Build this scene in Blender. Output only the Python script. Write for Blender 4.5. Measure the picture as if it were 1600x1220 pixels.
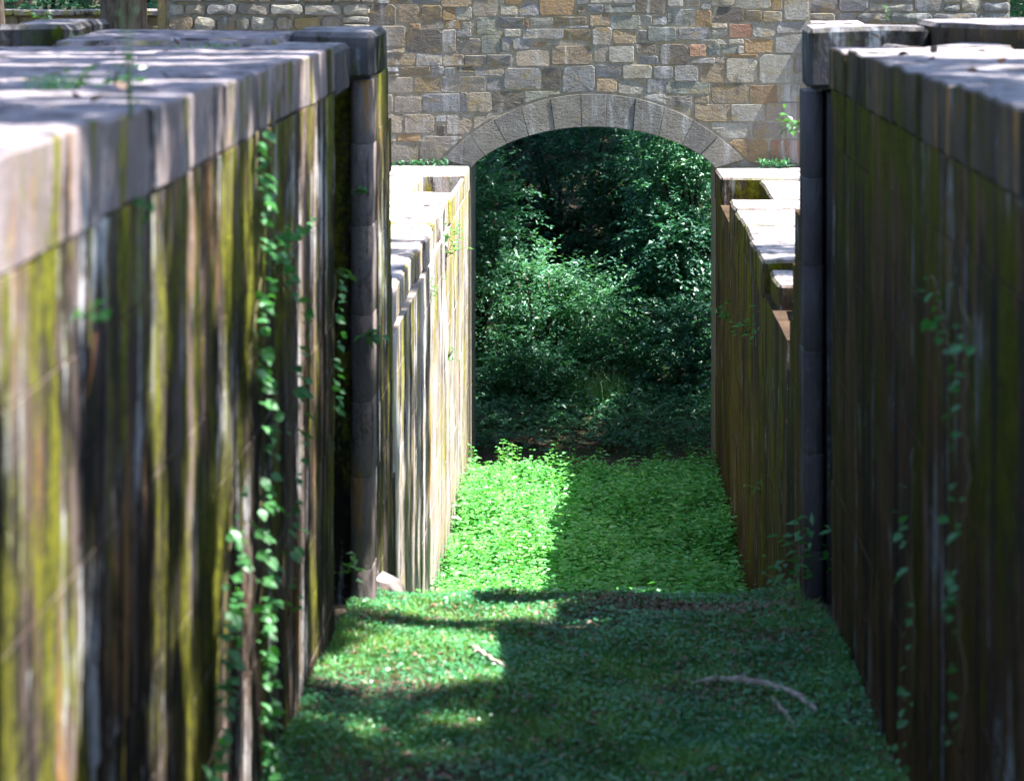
import bpy, bmesh, math, random
import numpy as np
from mathutils import Vector, Matrix, Quaternion

random.seed(11)
rng = np.random.default_rng(11)
for o in list(bpy.data.objects):
    bpy.data.objects.remove(o)
scene = bpy.context.scene
C = scene.collection

# ------------------------------------------------------------------ camera
EYE = 4.36            # eye height above the lock floor by the gate
FPX = 4444.0          # focal length in photograph pixels (1600 wide)
HX, HY = 928.0, -80.0  # where the lock's axis meets the horizon
cam_d = bpy.data.cameras.new('camera')
cam = bpy.data.objects.new('camera', cam_d)
C.objects.link(cam)
cam.location = (0, 0, EYE)
cam.rotation_euler = (math.radians(90), 0, 0)
cam_d.sensor_width = 36
cam_d.lens = 100
cam_d.shift_x = (800 - HX) / 1600
cam_d.shift_y = -(610 - HY) / 1600
cam_d.clip_start = 0.1
cam_d.clip_end = 2000
cam_d.dof.use_dof = True
cam_d.dof.focus_distance = 34.5
cam_d.dof.aperture_fstop = 2.9
scene.camera = cam

# ------------------------------------------------------------------ light
SUN = Vector((0.50, -0.06, 0.86)).normalized()
world = bpy.data.worlds.new('World')
scene.world = world
world.use_nodes = True
wn = world.node_tree
for n in list(wn.nodes):
    wn.nodes.remove(n)
sky = wn.nodes.new('ShaderNodeTexSky')
sky.sky_type = 'NISHITA'
sky.sun_disc = False
sky.sun_elevation = math.asin(SUN.z)
sky.sun_rotation = math.atan2(SUN.x, SUN.y)
sky.air_density = 1.0
sky.dust_density = 1.0
bg = wn.nodes.new('ShaderNodeBackground')
bg.inputs['Strength'].default_value = 0.108
wo = wn.nodes.new('ShaderNodeOutputWorld')
wn.links.new(sky.outputs[0], bg.inputs[0])
wn.links.new(bg.outputs[0], wo.inputs[0])
sun_d = bpy.data.lights.new('sun', 'SUN')
sun_d.energy = 5.0
sun_d.angle = math.radians(0.53)
sun_d.color = (1.0, 0.95, 0.87)
sun = bpy.data.objects.new('sun', sun_d)
C.objects.link(sun)
sun.rotation_euler = SUN.to_track_quat('Z', 'Y').to_euler()
sun.location = (20, -3, 30)
scene.view_settings.view_transform = 'Standard'
scene.view_settings.look = 'None'
scene.view_settings.gamma = 1.0
scene.view_settings.exposure = 2.32
scene.view_settings.use_curve_mapping = False
scene.cycles.use_adaptive_sampling = True
scene.cycles.adaptive_threshold = 0.02
scene.cycles.max_bounces = 6
scene.cycles.diffuse_bounces = 3
scene.cycles.glossy_bounces = 2
scene.cycles.transmission_bounces = 3


def at(px, py, d):
    """photograph pixel at depth d (metres) -> world point"""
    return Vector(((px - HX) * d / FPX, d, EYE - (py - HY) * d / FPX))


# ------------------------------------------------------------------ helpers
def tag(o, label=None, cat=None, group=None, kind=None):
    if label: o['label'] = label
    if cat: o['category'] = cat
    if group: o['group'] = group
    if kind: o['kind'] = kind
    return o


def empty(name, loc, label, cat, group=None):
    o = bpy.data.objects.new(name, None)
    o.empty_display_size = 0.1
    C.objects.link(o)
    o.location = loc
    return tag(o, label, cat, group)


PARENT_MW = {}


def link(name, me, mat, parent=None):
    o = bpy.data.objects.new(name, me)
    C.objects.link(o)
    if mat is not None and not me.materials:
        me.materials.append(mat)
    if parent is not None:
        o.parent = parent
        # meshes are built in world coordinates: undo the parents' offsets
        off = Vector((0, 0, 0))
        p = parent
        while p is not None:
            off += p.location
            p = p.parent
        o.location = -off
    return o


def mesh_np(name, verts, faces_flat, nper):
    """verts (N,3); faces_flat (M*nper) with constant corners per face"""
    me = bpy.data.meshes.new(name)
    verts = np.asarray(verts, dtype=np.float32)
    ff = np.asarray(faces_flat, dtype=np.int32).ravel()
    m = len(ff) // nper
    me.vertices.add(len(verts))
    me.vertices.foreach_set('co', verts.ravel())
    me.loops.add(len(ff))
    me.loops.foreach_set('vertex_index', ff)
    me.polygons.add(m)
    me.polygons.foreach_set('loop_start', np.arange(m, dtype=np.int32) * nper)
    me.update(calc_edges=True)
    return me


def mesh_py(name, v, f):
    me = bpy.data.meshes.new(name)
    me.from_pydata([tuple(p) for p in v], [], f)
    me.update()
    return me


# ------------------------------------------------------------------ materials
class NT:
    def __init__(s, name):
        s.m = bpy.data.materials.new(name)
        s.m.use_nodes = True
        s.t = s.m.node_tree
        for n in list(s.t.nodes):
            s.t.nodes.remove(n)
        s.out = s.n('ShaderNodeOutputMaterial')

    def n(s, typ, **kw):
        nd = s.t.nodes.new(typ)
        for k, v in kw.items():
            setattr(nd, k, v)
        return nd

    def l(s, a, b):
        s.t.links.new(a, b)

    def pos(s, scale, off=(0, 0, 0)):
        if not hasattr(s, '_g'):
            s._g = s.n('ShaderNodeNewGeometry')
        mp = s.n('ShaderNodeMapping')
        mp.inputs['Scale'].default_value = scale
        mp.inputs['Location'].default_value = off
        s.l(s._g.outputs['Position'], mp.inputs['Vector'])
        return mp.outputs[0]

    def noise(s, vec, scale, detail=4, rough=0.55, dist=0.0):
        nd = s.n('ShaderNodeTexNoise')
        nd.inputs['Scale'].default_value = scale
        nd.inputs['Detail'].default_value = detail
        nd.inputs['Roughness'].default_value = rough
        nd.inputs['Distortion'].default_value = dist
        s.l(vec, nd.inputs['Vector'])
        return nd.outputs[0]

    def step(s, v, lo, hi, amt=1.0):
        nd = s.n('ShaderNodeMapRange', interpolation_type='SMOOTHSTEP')
        nd.inputs['From Min'].default_value = lo
        nd.inputs['From Max'].default_value = hi
        nd.inputs['To Max'].default_value = amt
        s.l(v, nd.inputs['Value'])
        return nd.outputs[0]

    def mul(s, a, b, op='MULTIPLY'):
        nd = s.n('ShaderNodeMath', operation=op)
        for i, v in enumerate((a, b)):
            if isinstance(v, (int, float)):
                nd.inputs[i].default_value = v
            else:
                s.l(v, nd.inputs[i])
        return nd.outputs[0]

    def mix(s, f, a, b, mode='MIX'):
        nd = s.n('ShaderNodeMix', data_type='RGBA', blend_type=mode)
        for sock, v in ((nd.inputs[0], f), (nd.inputs[6], a), (nd.inputs[7], b)):
            if isinstance(v, (int, float)):
                sock.default_value = v
            elif isinstance(v, tuple):
                sock.default_value = (*v, 1)
            else:
                s.l(v, sock)
        return nd.outputs[2]

    def ramp(s, v, stops):
        nd = s.n('ShaderNodeValToRGB')
        el = nd.color_ramp.elements
        while len(el) < len(stops):
            el.new(0.5)
        for e, (p, c) in zip(el, stops):
            e.position = p
            e.color = (*c, 1)
        s.l(v, nd.inputs[0])
        return nd.outputs[0]

    def bump(s, h, strength, dist):
        nd = s.n('ShaderNodeBump')
        nd.inputs['Strength'].default_value = strength
        nd.inputs['Distance'].default_value = dist
        s.l(h, nd.inputs['Height'])
        return nd.outputs[0]

    def pbr(s, col, rough=0.9, normal=None, spec=0.3):
        p = s.n('ShaderNodeBsdfPrincipled')
        if isinstance(col, tuple):
            p.inputs['Base Color'].default_value = (*col, 1)
        else:
            s.l(col, p.inputs['Base Color'])
        p.inputs['Roughness'].default_value = rough
        p.inputs['Specular IOR Level'].default_value = spec
        if normal is not None:
            s.l(normal, p.inputs['Normal'])
        s.l(p.outputs[0], s.out.inputs[0])
        return p


def lock_stone(name, base, base2, moss=0.5, black=0.5, lime=0.45, rust=0.4, topcol=None,
               mosscol=(0.17, 0.19, 0.02), limecol=(0.42, 0.43, 0.46), rustcol=(0.26, 0.14, 0.045), vst=0.055, zb=0.022):
    """weathered ashlar with stains that have run down the face"""
    t = NT(name)
    info = t.n('ShaderNodeObjectInfo').outputs['Random']
    big = t.noise(t.pos((1, 1, 0.6)), 1.6, 5, 0.6)
    col = t.mix(t.step(big, 0.35, 0.65), base, base2)
    col = t.mix(0.35, col, t.ramp(info, [(0, (0.6, 0.55, 0.55)), (0.5, (0.9, 0.88, 0.88)), (1, (1.15, 1.05, 0.98))]), 'MULTIPLY')
    fine = t.noise(t.pos((1, 1, 1)), 55, 4, 0.7)
    col = t.mix(t.step(fine, 0.45, 0.75, 0.35), col, (0.05, 0.045, 0.045))
    face = t.n('ShaderNodeSeparateXYZ')
    if not hasattr(t, '_g'):
        t.pos((1, 1, 1))
    t.l(t._g.outputs['Normal'], face.inputs[0])
    side = t.mul(1.0, t.step(t.mul(face.outputs[2], face.outputs[2]), 0.75, 0.95), 'SUBTRACT')
    ragged = t.noise(t.pos((1, 1, 0.5)), 8, 5, 0.65)
    grit = t.noise(t.pos((1, 1, 0.8)), 38, 3, 0.6)

    height = t.n('ShaderNodeSeparateXYZ')
    t.l(t._g.outputs['Position'], height.inputs[0])

    def streak(off, sc, lo, hi, vs, amt, zb=0.0):
        a = t.noise(t.pos((1, 1, vst), off), sc, 4, 0.6, 0.15)
        b = t.noise(t.pos((0.7, 0.7, vs), (off[1], off[0], 3)), 1.5, 4, 0.6)
        v = t.mul(t.mul(a, 0.54), t.mul(b, 0.46), 'ADD')
        v = t.mul(v, t.mul(t.mul(ragged, 0.5, 'SUBTRACT'), 0.22), 'ADD')
        v = t.mul(v, t.mul(t.mul(grit, 0.5, 'SUBTRACT'), 0.10), 'ADD')
        if zb:
            v = t.mul(v, t.mul(t.mul(height.outputs[2], 1.9, 'SUBTRACT'), zb), 'ADD')
        return t.mul(t.step(v, lo, hi, amt), side)
    if rust: col = t.mix(streak((5.1, 2.2, 0), 6.0, 0.56 - 0.10 * rust, 0.56 - 0.10 * rust + .10, 0.5, 0.85), col, rustcol)
    if black: col = t.mix(streak((1.7, 9.4, 0), 5.5, 0.55 - 0.10 * black, 0.55 - 0.10 * black + .08, 0.4, 0.95), col, (0.018, 0.016, 0.014))
    if lime: col = t.mix(streak((3.3, 6.6, 0), 9.0, 0.585 - 0.08 * lime, 0.585 - 0.08 * lime + .08, 0.9, 0.9), col, limecol)
    if moss: col = t.mix(streak((8.3, 4.9, 0), 4.8, 0.545 - 0.10 * moss, 0.545 - 0.10 * moss + .11, 0.6, 0.95, zb),
                         col, t.mix(t.step(t.mul(ragged, grit, 'ADD'), 0.75, 1.2), (mosscol[0] * .3, mosscol[1] * .32, mosscol[2] * .6), mosscol))
    if topcol:
        up = t.step(face.outputs[2], 0.6, 0.9)
        tn = t.noise(t.pos((1, 0.5, 1)), 5, 6, 0.7)
        tc = t.mix(t.step(tn, 0.42, 0.68), topcol, (topcol[0] * .5, topcol[1] * .5, topcol[2] * .5))
        tc = t.mix(t.step(fine, 0.5, 0.75, 0.6), tc, (0.06, 0.055, 0.055))
        tc = t.mix(t.step(t.mul(ragged, tn, 'ADD'), 1.02, 1.2, 0.7), tc, (0.05, 0.048, 0.05))
        col = t.mix(up, col, tc)
    h = t.mul(t.noise(t.pos((1, 1, 0.35)), 16, 6, 0.7), t.mul(ragged, 0.8), 'ADD')
    t.pbr(col, 0.95, t.bump(h, 1.0, 0.025), 0.04)
    return t.m


M = {}
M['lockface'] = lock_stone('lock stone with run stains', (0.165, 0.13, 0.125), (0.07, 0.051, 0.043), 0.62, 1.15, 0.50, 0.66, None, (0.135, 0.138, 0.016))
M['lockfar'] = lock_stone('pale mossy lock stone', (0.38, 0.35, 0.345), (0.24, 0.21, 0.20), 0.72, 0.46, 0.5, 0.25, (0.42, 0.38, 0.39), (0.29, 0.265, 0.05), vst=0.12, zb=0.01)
M['lockfarface'] = lock_stone('pale mossy wall face', (0.38, 0.35, 0.345), (0.24, 0.21, 0.20), 0.72, 0.46, 0.5, 0.25, None, (0.29, 0.265, 0.05), vst=0.12, zb=0.01)
M['lockright'] = lock_stone('shade darkened lock stone', (0.10, 0.062, 0.037), (0.055, 0.035, 0.021), 0.70, 0.64, 0.36, 0.60, None, (0.062, 0.066, 0.003), (0.20, 0.22, 0.23), (0.11, 0.055, 0.014))  # stained like the left wall; its shade is put into the darker base
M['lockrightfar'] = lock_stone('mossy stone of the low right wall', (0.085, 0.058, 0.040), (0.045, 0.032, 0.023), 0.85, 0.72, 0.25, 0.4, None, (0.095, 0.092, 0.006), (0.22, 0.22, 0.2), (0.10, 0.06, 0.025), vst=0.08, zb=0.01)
M['lowcoping'] = lock_stone('bright worn coping of the low right wall', (0.085, 0.058, 0.040), (0.045, 0.032, 0.023), 0.85, 0.72, 0.25, 0.4, (0.42, 0.38, 0.39), (0.095, 0.092, 0.006), (0.22, 0.22, 0.2), (0.10, 0.06, 0.025), vst=0.08, zb=0.01)  # pale top, but the shade on the chamber side is in the dark sides
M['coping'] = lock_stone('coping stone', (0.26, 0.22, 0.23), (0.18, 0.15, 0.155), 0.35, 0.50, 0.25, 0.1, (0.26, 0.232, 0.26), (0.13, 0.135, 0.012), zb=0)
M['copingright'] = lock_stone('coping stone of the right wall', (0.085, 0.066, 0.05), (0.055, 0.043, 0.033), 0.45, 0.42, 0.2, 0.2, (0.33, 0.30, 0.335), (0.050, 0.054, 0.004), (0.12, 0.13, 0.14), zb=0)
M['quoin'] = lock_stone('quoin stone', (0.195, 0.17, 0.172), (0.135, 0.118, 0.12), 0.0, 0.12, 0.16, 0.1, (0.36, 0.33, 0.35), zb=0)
M['quoinright'] = lock_stone('shade darkened quoin stone', (0.105, 0.098, 0.108), (0.07, 0.064, 0.07), 0.0, 0.3, 0.16, 0.1, (0.36, 0.33, 0.35), (0.034, 0.042, 0.004), (0.13, 0.14, 0.15), zb=0)  # same top as the left quoin; sides darkened to carry the shade
M['darkcap'] = lock_stone('shade darkened mossy cap stone', (0.07, 0.067, 0.075), (0.035, 0.035, 0.037), 0.12, 0.6, 0.3, 0.0, (0.26, 0.245, 0.265), (0.05, 0.07, 0.008), (0.2, 0.22, 0.25), zb=0)  # slight moss; the dark base carries the shade of recesses and caps


def rubble_mat(name, base, base2, ochre=0.4, white=0.3, dark=0.3):
    base = tuple(b * .86 + g * .14 for b, g in zip(base, (0.165, 0.155, 0.14)))
    base2 = tuple(b * .86 + g * .14 for b, g in zip(base2, (0.175, 0.158, 0.132)))
    t = NT(name)
    inf = t.n('ShaderNodeObjectInfo')
    info = inf.outputs['Random']
    a = t.noise(t.pos((1, 1, 1)), 5, 5, 0.65)
    col = t.mix(t.step(a, 0.34, 0.66), base, base2)
    col = t.mix(0.5, col, t.ramp(info, [(0, (0.74, 0.74, 0.76)), (0.5, (1.08, 1.06, 1.02)), (1, (1.42, 1.32, 1.12))]), 'MULTIPLY')
    b = t.noise(t.pos((1, 1, 0.8), (4, 7, 1)), 4.2, 5, 0.7)
    col = t.mix(t.step(b, 0.60 - 0.16 * ochre, 0.72, 0.8), col, (0.225, 0.165, 0.07))
    w = t.noise(t.pos((1, 1, 0.22), (1, 2, 9)), 7.5, 4, 0.65)
    col = t.mix(t.step(w, 0.62 - 0.14 * white, 0.75, 0.75), col, (0.33, 0.345, 0.37))
    d = t.noise(t.pos((1, 1, 0.45), (6, 1, 3)), 4.6, 4, 0.65)
    col = t.mix(t.step(d, 0.62 - 0.16 * dark, 0.76, 0.8), col, (0.05, 0.049, 0.053))
    e = t.noise(t.pos((0.45, 1, 3.2), (2, 5, 8)), 5.5, 4, 0.65)
    col = t.mix(t.step(e, 0.56, 0.70, 0.6 * min(1, ochre * 2)), col, (0.24, 0.18, 0.075))
    k2 = t.noise(t.pos((1, 1, 0.10), (7, 3, 2)), 3.6, 4, 0.65)
    col = t.mix(t.step(k2, 0.57, 0.70, 0.55), col, (0.36, 0.375, 0.40))
    k3 = t.noise(t.pos((1, 1, 0.3), (3, 8, 5)), 1.7, 4, 0.65)
    col = t.mix(t.step(k3, 0.54, 0.72, 0.55), col, (0.07, 0.068, 0.068))
    f = t.noise(t.pos((1, 1, 1)), 70, 3, 0.7)
    col = t.mix(t.step(f, 0.48, 0.72, 0.55), col, (0.055, 0.05, 0.048))
    h = t.mul(t.noise(t.pos((1, 1, 1.4)), 22, 6, 0.7), t.mul(a, 0.9), 'ADD')
    t.pbr(col, 0.93, t.bump(h, 1.0, 0.03), 0.2)
    return t.m


R = {
    'g': rubble_mat('blue grey rubble', (0.165, 0.175, 0.20), (0.135, 0.135, 0.14), 0.5, 0.45, 0.35),
    'G': rubble_mat('green grey rubble', (0.145, 0.17, 0.17), (0.12, 0.13, 0.12), 0.4, 0.5, 0.4),
    't': rubble_mat('taupe rubble', (0.215, 0.195, 0.175), (0.165, 0.15, 0.135), 0.45, 0.35, 0.3),
    'b': rubble_mat('brown rubble', (0.165, 0.13, 0.095), (0.185, 0.155, 0.12), 0.55, 0.3, 0.3),
    'd': rubble_mat('dark rubble', (0.11, 0.095, 0.082), (0.085, 0.078, 0.075), 0.35, 0.25, 0.45),
    'o': rubble_mat('orange rubble', (0.22, 0.145, 0.08), (0.19, 0.14, 0.09), 0.45, 0.2, 0.3),
    'r': rubble_mat('red rubble', (0.19, 0.095, 0.075), (0.21, 0.13, 0.095), 0.45, 0.2, 0.3),
    'p': rubble_mat('pale rubble', (0.26, 0.26, 0.245), (0.21, 0.205, 0.185), 0.45, 0.5, 0.35),
    'y': rubble_mat('yellow rubble', (0.21, 0.16, 0.07), (0.18, 0.14, 0.075), 0.6, 0.2, 0.3),
    'v': rubble_mat('granite voussoir', (0.165, 0.162, 0.162), (0.125, 0.122, 0.12), 0.05, 0.4, 0.3),
}
t = NT('lime mortar')
a = t.noise(t.pos((1, 1, 1)), 9, 5, 0.7)
f_ = t.noise(t.pos((1, 1, 1)), 60, 4, 0.7)
c_ = t.mix(t.step(a, 0.4, 0.66), (0.225, 0.212, 0.188), (0.18, 0.15, 0.09))
c_ = t.mix(t.step(f_, 0.5, 0.72, 0.5), c_, (0.2, 0.18, 0.15))
t.pbr(c_, 0.95, t.bump(t.mul(a, f_, 'ADD'), 0.8, 0.02), 0.2)
M['mortar'] = t.m


def leaf_mat(name, c1, c2, trans=0.45, gloss=0.12, rough=0.45, var=0.35, vs=1.3):
    t = NT(name)
    if not hasattr(t, '_g'):
        t.pos((1, 1, 1))
    isl = t._g.outputs['Random Per Island']
    inf = t.n('ShaderNodeObjectInfo').outputs['Random']
    n_ = t.noise(t.pos((1, 1, 1)), vs, 3)
    col = t.mix(isl, c1, c2)
    col = t.mix(t.step(n_, 0.38, 0.62, var), col, (c1[0] * .6, c1[1] * .75, c1[2] * .8))
    col = t.mix(0.3, col, t.ramp(inf, [(0, (0.8, 0.85, 0.9)), (1, (1.15, 1.1, 1.0))]), 'MULTIPLY')
    d = t.n('ShaderNodeBsdfDiffuse'); t.l(col, d.inputs[0])
    tr = t.n('ShaderNodeBsdfTranslucent')
    tc = t.mix(1.0, col, (1.25, 1.3, 0.5), 'MULTIPLY'); t.l(tc, tr.inputs[0])
    m1 = t.n('ShaderNodeMixShader'); m1.inputs[0].default_value = trans
    t.l(d.outputs[0], m1.inputs[1]); t.l(tr.outputs[0], m1.inputs[2])
    g = t.n('ShaderNodeBsdfGlossy'); g.inputs['Roughness'].default_value = rough
    g.inputs[0].default_value = (0.9, 0.95, 1.0, 1)
    m2 = t.n('ShaderNodeMixShader'); m2.inputs[0].default_value = gloss
    t.l(m1.outputs[0], m2.inputs[1]); t.l(g.outputs[0], m2.inputs[2])
    t.l(m2.outputs[0], t.out.inputs[0])
    return t.m


M['nettle'] = leaf_mat('nettle leaf', (0.06, 0.36, 0.08), (0.24, 0.56, 0.17), 0.33, 0.07, 0.4)
M['grass'] = leaf_mat('grass blade', (0.07, 0.27, 0.07), (0.27, 0.46, 0.11), 0.35, 0.05, 0.5, 0.75, 2.2)
M['clover'] = leaf_mat('clover leaf', (0.05, 0.28, 0.11), (0.14, 0.42, 0.15), 0.35, 0.07, 0.4, 0.8, 2.2)
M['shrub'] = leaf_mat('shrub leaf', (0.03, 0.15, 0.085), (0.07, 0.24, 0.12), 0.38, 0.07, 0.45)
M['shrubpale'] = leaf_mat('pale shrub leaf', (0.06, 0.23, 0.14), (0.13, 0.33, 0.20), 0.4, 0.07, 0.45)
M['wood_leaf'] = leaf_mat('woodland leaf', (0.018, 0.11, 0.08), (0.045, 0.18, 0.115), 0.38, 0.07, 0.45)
M['canopy'] = leaf_mat('canopy leaf', (0.03, 0.11, 0.03), (0.05, 0.14, 0.035), 0.3, 0.05, 0.5)
M['vine'] = leaf_mat('vine leaf', (0.04, 0.20, 0.06), (0.08, 0.30, 0.07), 0.45, 0.05, 0.5)
M['weed'] = leaf_mat('weed leaf', (0.07, 0.22, 0.05), (0.11, 0.28, 0.06), 0.4, 0.1, 0.4)
M['deadleaf'] = leaf_mat('dead leaf', (0.16, 0.085, 0.05), (0.30, 0.21, 0.15), 0.15, 0.04, 0.6)
M['darkleaf'] = leaf_mat('old dead leaf', (0.07, 0.04, 0.03), (0.12, 0.07, 0.05), 0.1, 0.03, 0.6)

t = NT('bark')
a = t.noise(t.pos((1, 1, 0.2)), 14, 6, 0.7)
t.pbr(t.mix(t.step(a, 0.35, 0.65), (0.035, 0.026, 0.02), (0.10, 0.08, 0.068)), 0.95, t.bump(a, 1.0, 0.04), 0.15)
M['bark'] = t.m
t = NT('bleached wood')
a = t.noise(t.pos((1, 1, 1)), 22, 5, 0.7)
t.pbr(t.mix(t.step(a, 0.35, 0.65), (0.24, 0.19, 0.16), (0.50, 0.44, 0.40)), 0.9, t.bump(a, 0.6, 0.01), 0.2)
M['deadwood'] = t.m
t = NT('vine stem')
t.pbr((0.12, 0.10, 0.05), 0.8)
M['stem'] = t.m
t = NT('green stem')
t.pbr((0.09, 0.16, 0.05), 0.7)
M['greenstem'] = t.m
t = NT('orange twig')
t.pbr((0.42, 0.16, 0.07), 0.7)
M['twig'] = t.m
t = NT('earth with leaf litter')
a = t.noise(t.pos((1, 1, 1)), 0.9, 6, 0.65)
b = t.noise(t.pos((1, 1, 1)), 30, 5, 0.75)
c_ = t.mix(t.step(b, 0.38, 0.66), (0.055, 0.042, 0.035), (0.17, 0.125, 0.105))
c_ = t.mix(t.step(a, 0.42, 0.6, 0.75), c_, (0.035, 0.075, 0.03))
t.pbr(c_, 0.97, t.bump(b, 1.0, 0.03), 0.1)
M['earth'] = t.m

# ------------------------------------------------------------------ ground
XL, XR = -1.62, 1.52        # lock faces


def sm(a, b, x):
    u = np.clip((x - a) / (b - a), 0, 1)
    return u * u * (3 - 2 * u)


def ground_z(x, y):
    x = np.asarray(x, float); y = np.asarray(y, float)
    fl = np.interp(y, [-60, 12, 14.5, 18, 20, 22, 22.8, 24.4, 26, 39.5, 42, 46, 52, 60, 75, 110, 400],
                   [0.5, 0.38, 0.26, 0.03, -0.20, -0.78, -1.15, -2.35, -2.5, -2.5, -2.35, -1.7, 0.2, 3.2, 7.0, 9.0, 9.0])
    bank = np.interp(y, [-60, 20.0, 20.8, 22, 35, 38.5, 44, 52, 60, 75, 110, 400],
                     [3.35, 3.35, 2.6, 1.15, 1.15, 2.2, 2.6, 3.2, 4.6, 7.2, 9.0, 9.0])
    ax = np.abs(x)
    w = sm(2.0, 3.2, ax)
    w = np.where(y > 38.3, sm(1.9, 5.5, ax), w)
    z = fl * (1 - w) + bank * w
    bump = 0.018 * np.sin(x * 3.1 + y * 1.7) + 0.015 * np.sin(x * 5.3 - y * 2.9 + 1) + 0.010 * np.sin(y * 6.1 + x * 4)
    # the floor banks up a little against the foot of the walls by the gate
    bump = bump + 0.04 * sm(0.9, 1.6, ax) * (y > 16) * (y < 22.2) * (ax < 1.9)
    return z + bump


gx = np.unique(np.concatenate([np.linspace(-2, 2, 61), np.linspace(-6, 6, 41), np.linspace(-30, 30, 31), np.array([-400, -200, -100, -60, 60, 100, 200, 400.])]))
gy = np.unique(np.concatenate([np.linspace(13, 27, 141), np.linspace(27, 62, 90), np.linspace(-30, 13, 25), np.array([-400, -200, -80, 70, 80, 95, 120, 200, 400.])]))
GX, GY = np.meshgrid(gx, gy)
GV = np.stack([GX, GY, ground_z(GX, GY)], -1).reshape(-1, 3)
nx, ny = len(gx), len(gy)
ii = (np.arange(ny - 1)[:, None] * nx + np.arange(nx - 1)[None]).ravel()
gme = mesh_np('ground', GV, np.stack([ii, ii + 1, ii + nx + 1, ii + nx], -1), 4)
gme.polygons.foreach_set('use_smooth', np.ones(len(gme.polygons), bool))
tag(link('ground', gme, M['earth']), kind='structure')


# ------------------------------------------------------------------ stone pieces
def block_mesh(x0, x1, y0, y1, z0, z1, jit=0.008, bev=0.014, cuts=0):
    bm = bmesh.new()
    bmesh.ops.create_cube(bm, size=1.0)
    if cuts:
        long_axis = max(range(3), key=lambda k: (x1 - x0, y1 - y0, z1 - z0)[k])
        es = [e for e in bm.edges if abs((e.verts[0].co - e.verts[1].co)[long_axis]) > 0.5]
        bmesh.ops.subdivide_edges(bm, edges=es, cuts=cuts, use_grid_fill=True)
    for v in bm.verts:
        v.co = Vector(((x0 + x1) / 2 + v.co.x * (x1 - x0) + random.uniform(-jit, jit),
                       (y0 + y1) / 2 + v.co.y * (y1 - y0) + random.uniform(-jit, jit),
                       (z0 + z1) / 2 + v.co.z * (z1 - z0) + random.uniform(-jit, jit)))
    if bev:
        sharp = [e for e in bm.edges if len(e.link_faces) == 2 and e.calc_face_angle(0) > 0.8]
        bmesh.ops.bevel(bm, geom=sharp, offset=bev, segments=1, affect='EDGES', clamp_overlap=True)
    me = bpy.data.meshes.new('stone')
    bm.to_mesh(me)
    bm.free()
    return me


def splits(a, b, mean, var):
    out = [a]
    while out[-1] < b - mean * 0.6:
        out.append(out[-1] + mean * random.uniform(1 - var, 1 + var))
    out[-1] = b
    return out


GAP = 0.003


def course_wall(parent, side, xface, y0, y1, z0, z1, hc, mat, mean=1.25, depth=0.5, ragged=None, slope_far=0.0):
    """courses of separate ashlar blocks; side -1 left wall (faces +x), +1 right wall"""
    zs = [z0]
    n = max(1, round((z1 - z0) / hc))
    for k in range(1, n):
        zs.append(z0 + (z1 - z0) * k / n + random.uniform(-0.02, 0.02))
    zs.append(z1)
    for k in range(len(zs) - 1):
        a, b = (y0, y1) if ragged is None else ragged(k, len(zs) - 1, y0, y1)
        if b - a < 0.25: continue
        ys = splits(a, b, mean, 0.3)
        for j in range(len(ys) - 1):
            pr = random.uniform(-1, 1) * (0.004 if y0 < 20 else 0.002)
            xf = xface - side * pr
            xa, xb = (xf - depth, xf) if side < 0 else (xf, xf + depth)
            me = block_mesh(xa, xb, ys[j] + GAP / 2, ys[j + 1] - GAP / 2, zs[k] + GAP / 2, zs[k + 1] - GAP / 2, 0.002, 0.003 if y0 < 20 else 0)
            link('stone', me, mat, parent)


def core(parent, x0, x1, y0, y1, z0, z1, mat):
    me = block_mesh(x0, x1, y0, y1, z0, z1, 0, 0)
    link('wall_core', me, mat, parent)


HT = 3.74        # top of the high walls
LT = 1.54        # top of the low walls
FL = -2.7

# --- high wall on the left
wl = empty('lock_wall', (XL, 4, 0), 'tall streaked and mossy lock wall on the left, hung with creeper', 'wall')
core(wl, -3.75, XL - 0.1, 2.0, 17.7, -0.6, HT - 0.30, M['lockface'])
core(wl, -3.7, XL - 0.42, 17.75, 21.3, -1.8, HT - 0.4, M['lockface'])
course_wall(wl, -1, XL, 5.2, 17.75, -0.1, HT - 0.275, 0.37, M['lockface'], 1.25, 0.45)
for row, (xa, xb) in enumerate(((XL - 0.95, XL + 0.003), (-3.85, XL - 0.96))):
    ys = splits(5.2, 17.78, 1.05 if row == 0 else 1.5, 0.25)
    for j in range(len(ys) - 1):
        dz = random.uniform(-0.010, 0.006) + 0.0065 * max(0, 17.5 - (ys[j] + ys[j + 1]) / 2)
        me = block_mesh(xa, xb + (random.uniform(-.006, .006) if row == 0 else 0), ys[j] + 0.004, ys[j + 1] - 0.006, HT - 0.272, HT + dz, 0.009, 0.010, 5)
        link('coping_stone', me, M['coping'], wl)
# gate recess, hollow quoin and the end of the wall
course_wall(wl, -1, XL - 0.30, 17.8, 18.75, -0.3, HT - 0.3, 0.4, M['darkcap'], 0.95, 0.3)  # shade of the recess is part of this stone's dark colour


def ragged_left(k, n, a, b):
    f = k / n
    return a, b - (0.75 * f ** 1.5) + random.uniform(-0.12, 0.12)


course_wall(wl, -1, XL + 0.02, 19.22, 22.9, -1.9, HT - 0.3, 0.42, M['lockface'], 1.2, 0.6, ragged_left)


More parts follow.
